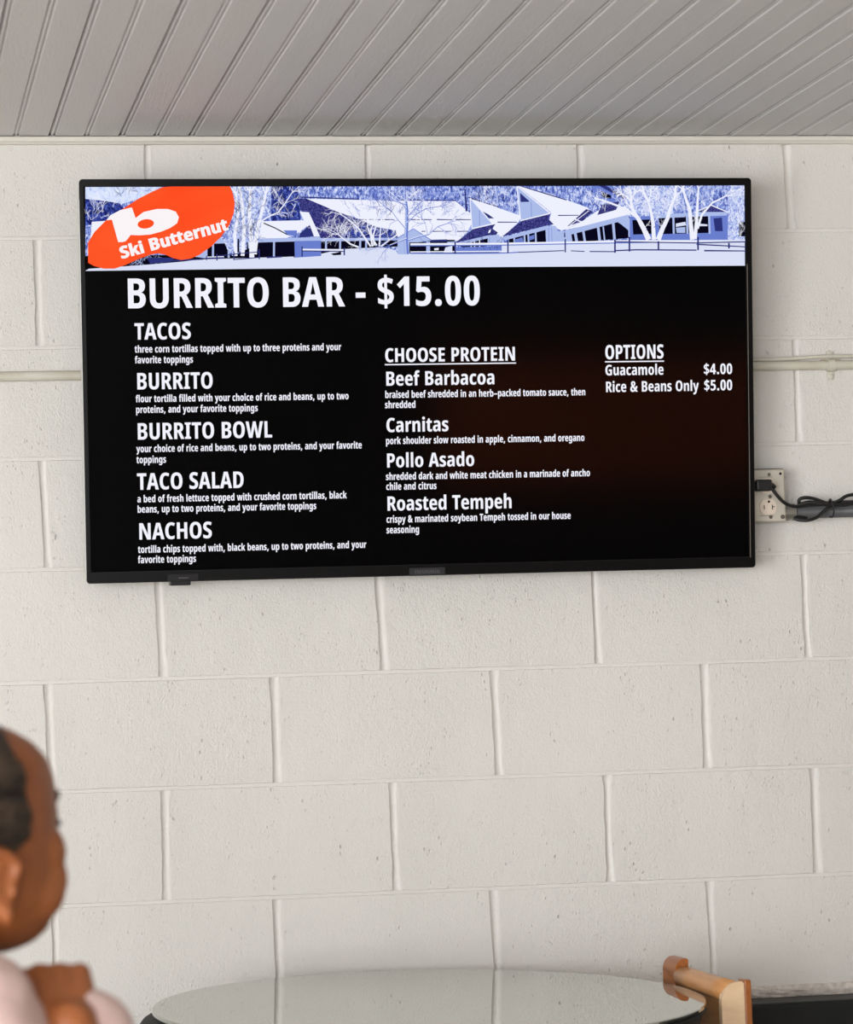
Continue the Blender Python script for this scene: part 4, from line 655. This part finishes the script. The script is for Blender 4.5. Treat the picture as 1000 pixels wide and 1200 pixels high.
# ------------------------------------------------------------------ round table with a mirror-like glass top over black cloth
TC = Vector((.5876, -.5348, .7447)); TR = .4573
tt = Matrix.Translation(TC) @ Matrix(((1, 0, 0, 0), (0, 1, 0, 0), (-.0138, .0231, 1, 0), (0, 0, 0, 1)))
tb = thing('round_table', 'round table with mirror-like glass top over black cloth below the screen', 'table', (TC.x, TC.y, 0))
def tl(o): o.matrix_parent_inverse = Matrix.Translation((-TC.x, -TC.y, 0)); return o
glass = mat('dark_glass_top', srgb(*CGLASS), .012, .92, spec=.8)
tl(obj('glass_top', lathe(B(), [(TR-.003, -.007), (TR-.0008, -.0055), (TR-.0008, -.0015), (TR-.0022, 0)], 128, tt), glass, tb))
bm = B(); n = 128; rings = []
prof = [(.0, -.0075), (TR-.010, -.0075), (TR-.004, -.0085), (TR-.0005, -.012)]
drape = [(.018, -.022), (.034, -.045), (.045, -.08), (.05, -.14), (.045, -.25), (.04, -.4), (.05, -.6), (.06, -.738)]
for r_, z in prof:
    rings.append([bm.verts.new(tt @ Vector((max(r_, .001)*math.cos(2*PI*k/n), max(r_, .001)*math.sin(2*PI*k/n), z))) for k in range(n)])
for dr, z in drape:
    ring = []
    for k in range(n):
        a = 2*PI*k/n; wv = .5+.5*math.cos(a-PI*1.02)                 # fuller on the left
        fold = .5+.5*math.sin(a*9+1)
        rad = TR-.0015+dr*(-.35+1.35*wv**2)+min(1, -z*3)*.028*(fold-.35)*wv+min(1, -z*3)*.02*(fold-1)*(1-wv)
        q = tt @ Vector((rad*math.cos(a), rad*math.sin(a), z)); q.z = max(q.z, .003); ring.append(bm.verts.new(q))
    rings.append(ring)
for a, b in zip(rings, rings[1:]):
    for k in range(n): bm.faces.new((a[k], a[(k+1) % n], b[(k+1) % n], b[k]))
bm.faces.new(rings[0])
tl(obj('table_skirt', bm, mat('black_cloth', srgb(15, 16, 15), .75, bump=[(300, .0006)]), tb, True))
bm = B(); tube(bm, [(TC.x, TC.y, .03), (TC.x, TC.y, .71)], .035, 16); lathe(bm, [(.24, .003), (.24, .02), (.05, .035)], 32, Matrix.Translation((TC.x, TC.y, 0)))
tl(obj('pedestal', bm, DARK, tb))

# ------------------------------------------------------------------ wooden chair behind the table
def wood(nm, a, b, st=(40, 4, 40)):
    return mat(nm, srgb(*a), .38, bump=[(6, .0004)], var=(3.0, srgb(*b), .22), stretch=st, coat=.15)
W1 = wood('oak_honey', (222, 162, 104), (200, 136, 80)); W2 = wood('oak_end_grain', (244, 212, 176), (234, 198, 158), (10, 10, 30)); W3 = wood('oak_amber', (178, 106, 46), (150, 84, 34))
ZT = .779
pf = atz(796, 1127, .774); pn = atz(858, 1151, .762)
ax = (pn-pf); ax.z = 0; LEN = ax.length; ax.normalize(); sd = Vector((-ax.y, ax.x, 0))
if sd.x < 0: sd = -sd
# local frame of the chair: +X = ax (towards the camera along the back rail), +Y = left-hand side
chair = thing('wooden_chair', 'honey-coloured wooden chair with rounded back rail tucked behind the round table', 'chair', (pf.x, pf.y, 0))
CM = Matrix.Translation((pf.x, pf.y, 0)) @ Matrix(((ax.x, sd.x, 0, 0), (ax.y, sd.y, 0, 0), (0, 0, 1, 0), (0, 0, 0, 1)))
ci = Matrix.Translation((-pf.x, -pf.y, 0))
def ch(o): o.matrix_parent_inverse = ci; return o
def dpost(a0, a1, wl, ztop, zbot, nm, m, rad):
    """post with a quarter-round top on its left; a0..a1 along the rail, wl = (left, right) across"""
    bm = B(); l, r_ = wl; P = []
    for k in range(9):
        a = PI-PI/2*k/8; P.append((l+rad+rad*math.cos(a), ztop-rad*1.25+rad*1.25*math.sin(a)))
    P += [(r_-.003, ztop), (r_, ztop-.003), (r_, zbot), (l, zbot)]
    A_ = [bm.verts.new(CM @ Vector((a0, y, z))) for y, z in P]; B_ = [bm.verts.new(CM @ Vector((a1, y, z))) for y, z in P]
    for k in range(len(P)): bm.faces.new((A_[k], A_[(k+1) % len(P)], B_[(k+1) % len(P)], B_[k]))
    bm.faces.new(A_); bm.faces.new(B_[::-1])
    es = [e for e in bm.edges if e.calc_length() > .02 or True]
    return ch(obj(nm, bm, m, chair))
ZN = .762
dpost(-.066, 0, (-.008, .017), ZT, .40, 'upright', W3, .018)
dpost(LEN-.014, LEN, (-.019, .021), ZN, .40, 'upright', W2, .027)
bm = B(); box(bm, LEN-.030, LEN+.0005, .0213, .0340, .40, ZN+.0025, .0025, 2, CM); ch(obj('strap', bm, W3, chair))
rl = [CM @ Vector((LEN*t, .007-.004*t, ZN-.0175+.0035*(1-t))) for t in (0, .25, .5, .75, .97)]
ch(obj('top_rail', tube(B(), rl, [.0185, .0188, .019, .0192, .0192], 24), W1, chair, True))
bm = B(); box(bm, .001, LEN-.015, -.001, .013, .58, ZN-.03, .004, 2, CM); ch(obj('back_panel', bm, W1, chair))
# seat, legs, lower rails (hidden below the frame edge)
SEATY = .225
bm = B(); box(bm, -.05, LEN+.0, .0, .30, .43, .455, .008, 2, CM); ch(obj('seat', bm, W1, chair))
for a in (-.035, LEN-.03):
    bm = B(); tube(bm, [CM @ Vector((a, .275, .432)), CM @ Vector((a, .285, .0))], [.018, .014], 12); ch(obj('leg', bm, W1, chair, True))
for a in (-.035, LEN-.03):
    bm = B(); box(bm, a-.014, a+.014, .0, .03, 0, .66, .004, 2, CM); ch(obj('leg', bm, W1, chair))

# ------------------------------------------------------------------ black bench by the wall
VIN = mat('black_vinyl', srgb(24, 27, 26), .5, bump=[(120, .0005)], spec=.3)
bn = thing('black_bench', 'black padded bench back standing against the block wall at right', 'bench', (2.3, -.3, 0))
def bnp(o): o.matrix_parent_inverse = Matrix.Translation((-2.3, .3, 0)); return o
bnp(obj('backrest', box(B(), 1.19, 3.6, -.108, -.006, .3, .6655, .010, 3), VIN, bn))
bnp(obj('seat', box(B(), 1.75, 3.6, -.52, -.108, .34, .45, .02, 3), VIN, bn))
bnp(obj('plinth', box(B(), 1.77, 3.58, -.47, -.03, 0, .34, .004, 1), DARK, bn))
# ------------------------------------------------------------------ seated person at the left edge, looking up at the screen
SKIN = mat('brown_skin', srgb(*CSKIN), .42, bump=[(90, .0006)], var=(9, srgb(*CSKIN2), .3), spec=.35, sss=.12)
HAIR = mat('dark_greying_hair', srgb(26, 19, 15), .5, bump=[(30, .004), (120, .002)], var=(16, srgb(74, 58, 44), .16), stretch=(1, 1, 4), spec=.4)
SHIRT = mat('pale_pink_cloth', srgb(208, 180, 173), .85, bump=[(26, .004), (400, .0005)], var=(14, srgb(194, 164, 158), .25))
TROU = mat('dark_trousers', srgb(44, 44, 52), .85, bump=[(40, .002)])
FW = Vector((.738*PF0+.0, .674, 0)); FW = Vector((math.cos(PYAW), math.sin(PYAW), 0)); RT = Vector((FW.y, -FW.x, 0)); UP = Vector((0, 0, 1))
HC = at(HPX[0], HPX[1], 2.83)
person = thing('person', 'person in pale pink top with dark greying tied-back hair, looking up, hand under chin', 'person', (HC.x-FW.x*.2, HC.y-FW.y*.2, 0))
pinv = Matrix.Translation(-person.location)
def pp(o): o.matrix_parent_inverse = pinv; return o
# head frame: pitched back (face raised)
hf = (FW*math.cos(PPIT)+UP*math.sin(PPIT)); hu = (UP*math.cos(PPIT)-FW*math.sin(PPIT))
HM = Matrix(((RT.x, hf.x, hu.x, HC.x), (RT.y, hf.y, hu.y, HC.y), (RT.z, hf.z, hu.z, HC.z), (0, 0, 0, 1)))
SEC = [(-.120, .050, .015, .014), (-.113, .067, -.005, .029), (-.100, .080, -.022, .041), (-.080, .087, -.040, .053), (-.055, .089, -.056, .0625), (-.030, .090, -.070, .0665), (-.008, .093, -.084, .0700), (.012, .096, -.094, .0720), (.030, .099, -.100, .0740), (.048, .104, -.103, .0750), (.066, .106, -.103, .0745), (.084, .101, -.099, .0730), (.100, .086, -.088, .066), (.114, .062, -.067, .052), (.123, .034, -.042, .034), (.127, .010, -.020, .012)]
ZM = lambda z: (z-.03)*(.112/.152) if z < .03 else (z-.03)*(.118/.097)
SEC = [(ZM(a), b, c, d) for a, b, c, d in SEC]
def head_bm(grow=0, zmin=-9):
    bm = B(); rings = []; n = 36
    for z, f, b_, hw in SEC:
        if z < zmin: continue
        ring = []
        for k in range(n):
            a = 2*PI*k/n; c, s = math.cos(a), math.sin(a)
            ex = .86
            X = math.copysign(abs(s)**ex, s)*(hw+grow); cy = (f+b_)/2; hy = (f-b_)/2+grow
            Y = cy+math.copysign(abs(c)**ex, c)*hy
            if Y > cy: X *= 1-.10*((Y-cy)/hy)**2
            ring.append(bm.verts.new((X, Y, z+(grow if z > .05 else 0))))
        rings.append(ring)
    for a, b in zip(rings, rings[1:]):
        for k in range(n): bm.faces.new((a[k], a[(k+1) % n], b[(k+1) % n], b[k]))
    bm.faces.new(rings[0][::-1]); bm.faces.new(rings[-1]); return bm
def blob(bm, M, c, r_, sub=3):
    q = bmesh.ops.create_icosphere(bm, subdivisions=sub, radius=1)
    for v in q['verts']: v.co = M @ Vector((c[0]+v.co.x*r_[0], c[1]+v.co.y*r_[1], c[2]+v.co.z*r_[2]))
def capsule(bm, p, q, r0, r1, n=20, m_=5):
    p, q = Vector(p), Vector(q); d = (q-p).normalized(); P = []; R_ = []
    for k in range(m_+1):
        a = PI/2*(1-k/m_); P.append(p-d*r0*math.sin(a)); R_.append(max(r0*math.cos(a), 1e-4))
    for k in range(m_+1):
        a = PI/2*k/m_; P.append(q+d*r1*math.sin(a)); R_.append(max(r1*math.cos(a), 1e-4))
    tube(bm, P, R_, n)
def fuse(name, bm, vox, m, smooth=6, fac=.5):
    me = bpy.data.meshes.new(name); bm.to_mesh(me); bm.free(); t_ = bpy.data.objects.new(name, me); COL.objects.link(t_)
    md = t_.modifiers.new('r', 'REMESH'); md.mode = 'VOXEL'; md.voxel_size = vox; md.use_smooth_shade = True
    sm = t_.modifiers.new('s', 'SMOOTH'); sm.iterations = smooth; sm.factor = fac
    dg = bpy.context.evaluated_depsgraph_get(); m2 = bpy.data.meshes.new_from_object(t_.evaluated_get(dg))
    bpy.data.objects.remove(t_); m2.name = name; m2.materials.clear(); m2.materials.append(m)
    for p in m2.polygons: p.use_smooth = True; p.material_index = 0
    o = bpy.data.objects.new(name, m2); COL.objects.link(o); o.parent = person; return pp(o)
bm = B()
h = head_bm(); h.transform(HM); me_ = bpy.data.meshes.new('t'); h.to_mesh(me_); h.free(); bm.from_mesh(me_); bpy.data.meshes.remove(me_)
I4 = HM
# nose, brow, lips, chin, cheekbones, ears, jaw corners
for c, r_ in (((0, .100, -.004), (.010, .012, .024)), ((0, .105, -.024), (.012, .012, .010)), ((.011, .097, -.027), (.008, .009, .008)), ((-.011, .097, -.027), (.008, .009, .008)),
              ((0, .092, .022), (.009, .009, .02)), ((.027, .078, .054), (.020, .013, .012)), ((-.027, .078, .054), (.020, .013, .012)),
              ((0, .090, -.056), (.022, .008, .006)), ((0, .089, -.066), (.020, .008, .006)), ((0, .074, -.100), (.019, .013, .013)), ((.043, .058, -.034), (.019, .027, .030)), ((-.043, .058, -.034), (.019, .027, .030)),
              ((.044, .060, .004), (.020, .026, .034)), ((-.044, .060, .004), (.020, .026, .034)), ((.045, .048, -.048), (.018, .030, .034)), ((-.045, .048, -.048), (.018, .030, .034)),
              ((.031, .083, .040), (.017, .011, .008)), ((-.031, .083, .040), (.017, .011, .008)), ((.031, .082, .014), (.016, .010, .007)), ((-.031, .082, .014), (.016, .010, .007))):
    blob(bm, HM, (c[0], c[1], ZM(c[2])), (r_[0], r_[1], r_[2]*.8))
for s in (1, -1):     # ears: helix rim, lobe, inner fold, tragus
    E_ = HM @ Matrix.Translation((s*.0740, -.021, -.036)) @ Matrix.Rotation(s*-.45, 4, 'Z') @ Matrix.Rotation(-.16, 4, 'X')
    rim = [(0, .012*1, .010), (0, .014, .022), (0, .004, .0325), (0, -.010, .0335), (0, -.020, .024), (0, -.0215, .008), (0, -.016, -.008), (0, -.008, -.018), (0, .000, -.025)]
    tube(bm, [E_ @ Vector((s*.006, y, z)) for x, y, z in spline(rim, 4)], .0042, 10)
    capsule(bm, E_ @ Vector((s*.005, .002, -.022)), E_ @ Vector((s*.005, .003, -.028)), .0085, .0075, 14)
    blob(bm, E_, (s*.000, -.004, .006), (.0035, .017, .026))
    tube(bm, [E_ @ Vector((s*.006, y, z)) for x, y, z in spline([(0, -.004, .022), (0, -.012, .010), (0, -.009, -.004), (0, -.002, -.012)], 4)], .0032, 8)
    blob(bm, E_, (s*.004, .010, -.004), (.005, .004, .008))
# neck, shoulders and trunk below the cloth
NB = HC-UP*.170-FW*.075+RT*.0
capsule(bm, HM @ Vector((0, -.035, -.045)), NB, .056, .060)
CH_ = HC-UP*.33-FW*.075; HIP = HC-UP*.66-FW*.13; HIP.z = .50
capsule(bm, NB-UP*.04, CH_, .075, .12); capsule(bm, CH_, HIP, .12, .115)
SHR = at(*SHPX); SHL = HC-UP*.215-FW*.07-RT*.165
capsule(bm, NB-UP*.03, SHR, .06, .052); capsule(bm, NB-UP*.03, SHL, .06, .052)
ELR = at(*ELPX); WRR = at(*WRPX)
ELL = SHL+FW*.17-UP*.27+RT*.03; WRL = ELL+FW*.14+RT*.20+UP*.10
for S_, E2, W_ in ((SHR, ELR, WRR), (SHL, ELL, WRL)):
    capsule(bm, S_, E2, .046, .036); capsule(bm, E2, W_, .037, .026)
# hands
def hand(bm, W_, dirn, nrm, side, curl, sc=1.0):
    """wrist point, pointing direction, back-of-hand normal, side=+1 thumb towards cross(dirn, nrm)"""
    d = dirn.normalized(); nn = (nrm-d*nrm.dot(d)).normalized(); t = d.cross(nn)*side
    pc = W_+d*.045*sc
    for k in range(4):
        o_ = t*(.028-.019*k)*sc
        capsule(bm, W_+d*.008*sc+o_*.55, W_+d*(.078-.004*abs(k-1.2))*sc+o_, .0145*sc, .0115*sc, 12, 4)
        a = 0; p = W_+d*(.080-.004*abs(k-1.2))*sc+o_; L_ = (.040, .046, .043, .034)[k]*sc; rad = (.0098, .0100, .0095, .0085)[k]*sc
        for j in range(3):
            a += curl[j]*(1+.06*k)
            q = p+(d*math.cos(a)-nn*math.sin(a))*L_*(1, .62, .5)[j]
            capsule(bm, p, q, rad*(1-.07*j), rad*(.93-.07*j), 10, 4); p = q
    p = W_+d*.018*sc+t*.022*sc; q = p+(d*.55+t*.65-nn*.35).normalized()*.042*sc; r_ = q+(d*.85+t*.1-nn*.5).normalized()*.030*sc; u_ = r_+(d*.9-t*.25-nn*.5).normalized()*.024*sc
    capsule(bm, p, q, .0155*sc, .0125*sc, 12, 4); capsule(bm, q, r_, .0118*sc, .0105*sc, 12, 4); capsule(bm, r_, u_, .0100*sc, .0088*sc, 12, 4)
CR = Matrix(CAM_R).col[0]; CF = -Matrix(CAM_R).col[2]; CR = Vector(CR); CF = Vector(CF)
hand(bm, WRR, HDIR[0]*CR+HDIR[1]*UP+HDIR[2]*CF, HNRM[0]*CR+HNRM[1]*UP+HNRM[2]*CF, HSIDE, HCURL, 1.0)
hand(bm, WRL, RT*.6+FW*.6+UP*.5, FW*.4+UP*.4-RT*.5, 1, (.5, .6, .4))
# thighs, shins, feet
for s in (1, -1):
    hp = HIP+RT*.09*s-UP*.0; kn = hp+FW*.40+RT*.02*s; kn.z = .49; an = kn+FW*.03; an.z = .09
    capsule(bm, hp, kn, .078, .055); capsule(bm, kn, an, .052, .036); to = an+FW*.15; to.z = .035; capsule(bm, Vector((an.x, an.y, .045)), to, .038, .030)
fuse('body', bm, .004, SKIN, 9, .5)
# shirt: trunk, collar and long sleeves
bm = B()
capsule(bm, NB-UP*.045, CH_, .088, .142); capsule(bm, CH_, HIP+UP*.02, .142, .135)
capsule(bm, NB-UP*.028, SHR, .066, .066); capsule(bm, NB-UP*.028, SHL, .066, .066)
tube(bm, [NB+(FW*math.cos(a)+RT*math.sin(a))*.058*1.05+UP*(-.012-.022*math.cos(a)) for a in [2*PI*k/20 for k in range(21)]], .012, 8)
CUF = at(*CUFPX)
capsule(bm, SHR, ELR, .063, .054); capsule(bm, ELR, CUF, .052, .041)
capsule(bm, SHL, ELL, .06, .05); capsule(bm, ELL, WRL+(ELL-WRL).normalized()*.03, .05, .036)
me0 = None
o = fuse('shirt', bm, .005, SHIRT, 4)
for v, nr in zip(o.data.vertices, [v.normal.copy() for v in o.data.vertices]):
    c_ = v.co.copy(); v.co = c_+nr*(.005*noise.noise(c_*14)+.004*noise.noise(c_*27))
bm = B()
for s in (1, -1):
    hp = HIP+RT*.09*s; kn = hp+FW*.40+RT*.02*s; kn.z = .49; an = kn+FW*.03; an.z = .12
    capsule(bm, hp, kn, .092, .068); capsule(bm, kn, an, .066, .052)
capsule(bm, HIP-RT*.06, HIP+RT*.06, .12, .12)
fuse('trousers', bm, .007, TROU)
for s in (1, -1):
    hp = HIP+RT*.09*s; kn = hp+FW*.40+RT*.02*s; kn.z = .49; an = kn+FW*.03
    bm = B(); a_ = Vector((an.x, an.y, .05))-FW*.02; to = an+FW*.16; to.z = .045; capsule(bm, a_, to, .046, .040); fuse('shoe', bm, .005, DARK)
# hair: shell over the skull drawn back into a low knot
h = head_bm(.006)
for f in [f for f in h.faces]: pass
kill = []
for v in h.verts:
    x, y, z = v.co
    line = HLINE(z)
    if y > line: kill.append(v)
bmesh.ops.delete(h, geom=kill, context='VERTS')
bmesh.ops.holes_fill(h, edges=h.edges, sides=200)
h.transform(HM)
me_ = bpy.data.meshes.new('t'); h.to_mesh(me_); h.free()
bm = B(); bm.from_mesh(me_); bpy.data.meshes.remove(me_)
blob(bm, HM, (0, -.118, .0), (.042, .034, .040)); blob(bm, HM, (0, -.045, .035), (.072, .062, .078))
for s in (1, -1):
    blob(bm, HM, (s*.062, -.020, .045), (.018, .042, .046)); blob(bm, HM, (s*.0665, .000, .008), (.009, .016, .026)); blob(bm, HM, (s*.062, -.055, .0), (.018, .040, .045))
o = fuse('hair', bm, .004, HAIR, 4)
HI = HM.inverted()
for v, nr in zip(o.data.vertices, [v.normal.copy() for v in o.data.vertices]):
    c_ = v.co.copy(); q_ = HI @ c_
    v.co = c_+nr*(.0035*noise.noise(Vector((q_.x*18, q_.y*10, q_.z*70)))+.002*noise.noise(c_*90))
EYEW = mat('eye_white', srgb(225, 218, 210), .25); IRIS = mat('brown_iris', srgb(48, 28, 18), .2)
for s in (1, -1):
    bm = B(); blob(bm, HM, (s*.031, .0800, ZM(.028)), (.0125, .0115, .0085), 2); e = pp(obj('eye', bm, EYEW, person, True))
    bm = B(); blob(bm, HM, (s*.031, .0900, ZM(.029)), (.0052, .0026, .0052), 2); obj('iris', bm, IRIS, e, True)
    bm = B(); tube(bm, [HM @ Vector((s*(.018+.030*t), .0990-.016*t, .004+.005*math.sin(PI*t)-.002*t)) for t in (0, .2, .4, .6, .8, 1)], .0020, 8)
    pp(obj('eyelashes', bm, mat('dark_lashes', srgb(30, 12, 10), .6), person, True))
    bm = B(); tube(bm, [HM @ Vector((s*(.014+.034*t), .1040-.020*t*t, .025+.006*math.sin(PI*t))) for t in (0, .2, .4, .6, .8, 1)], [.002, .003, .0032, .003, .0024, .001], 8)
    pp(obj('eyebrow', bm, HAIR, person, True))
# stool carrying the person
stl = thing('stool', 'black stool the person in pink sits on', 'stool', (HIP.x, HIP.y, 0))
bm = B(); lathe(bm, [(.17, .335), (.18, .345), (.18, .362), (.17, .370)], 32)
obj('seat', bm, VIN, stl)
for k in range(4):
    a = PI/4+PI/2*k; obj('leg', tube(B(), [(.11*math.cos(a), .11*math.sin(a), .34), (.17*math.cos(a), .17*math.sin(a), .0)], .012, 10), DARK, stl)
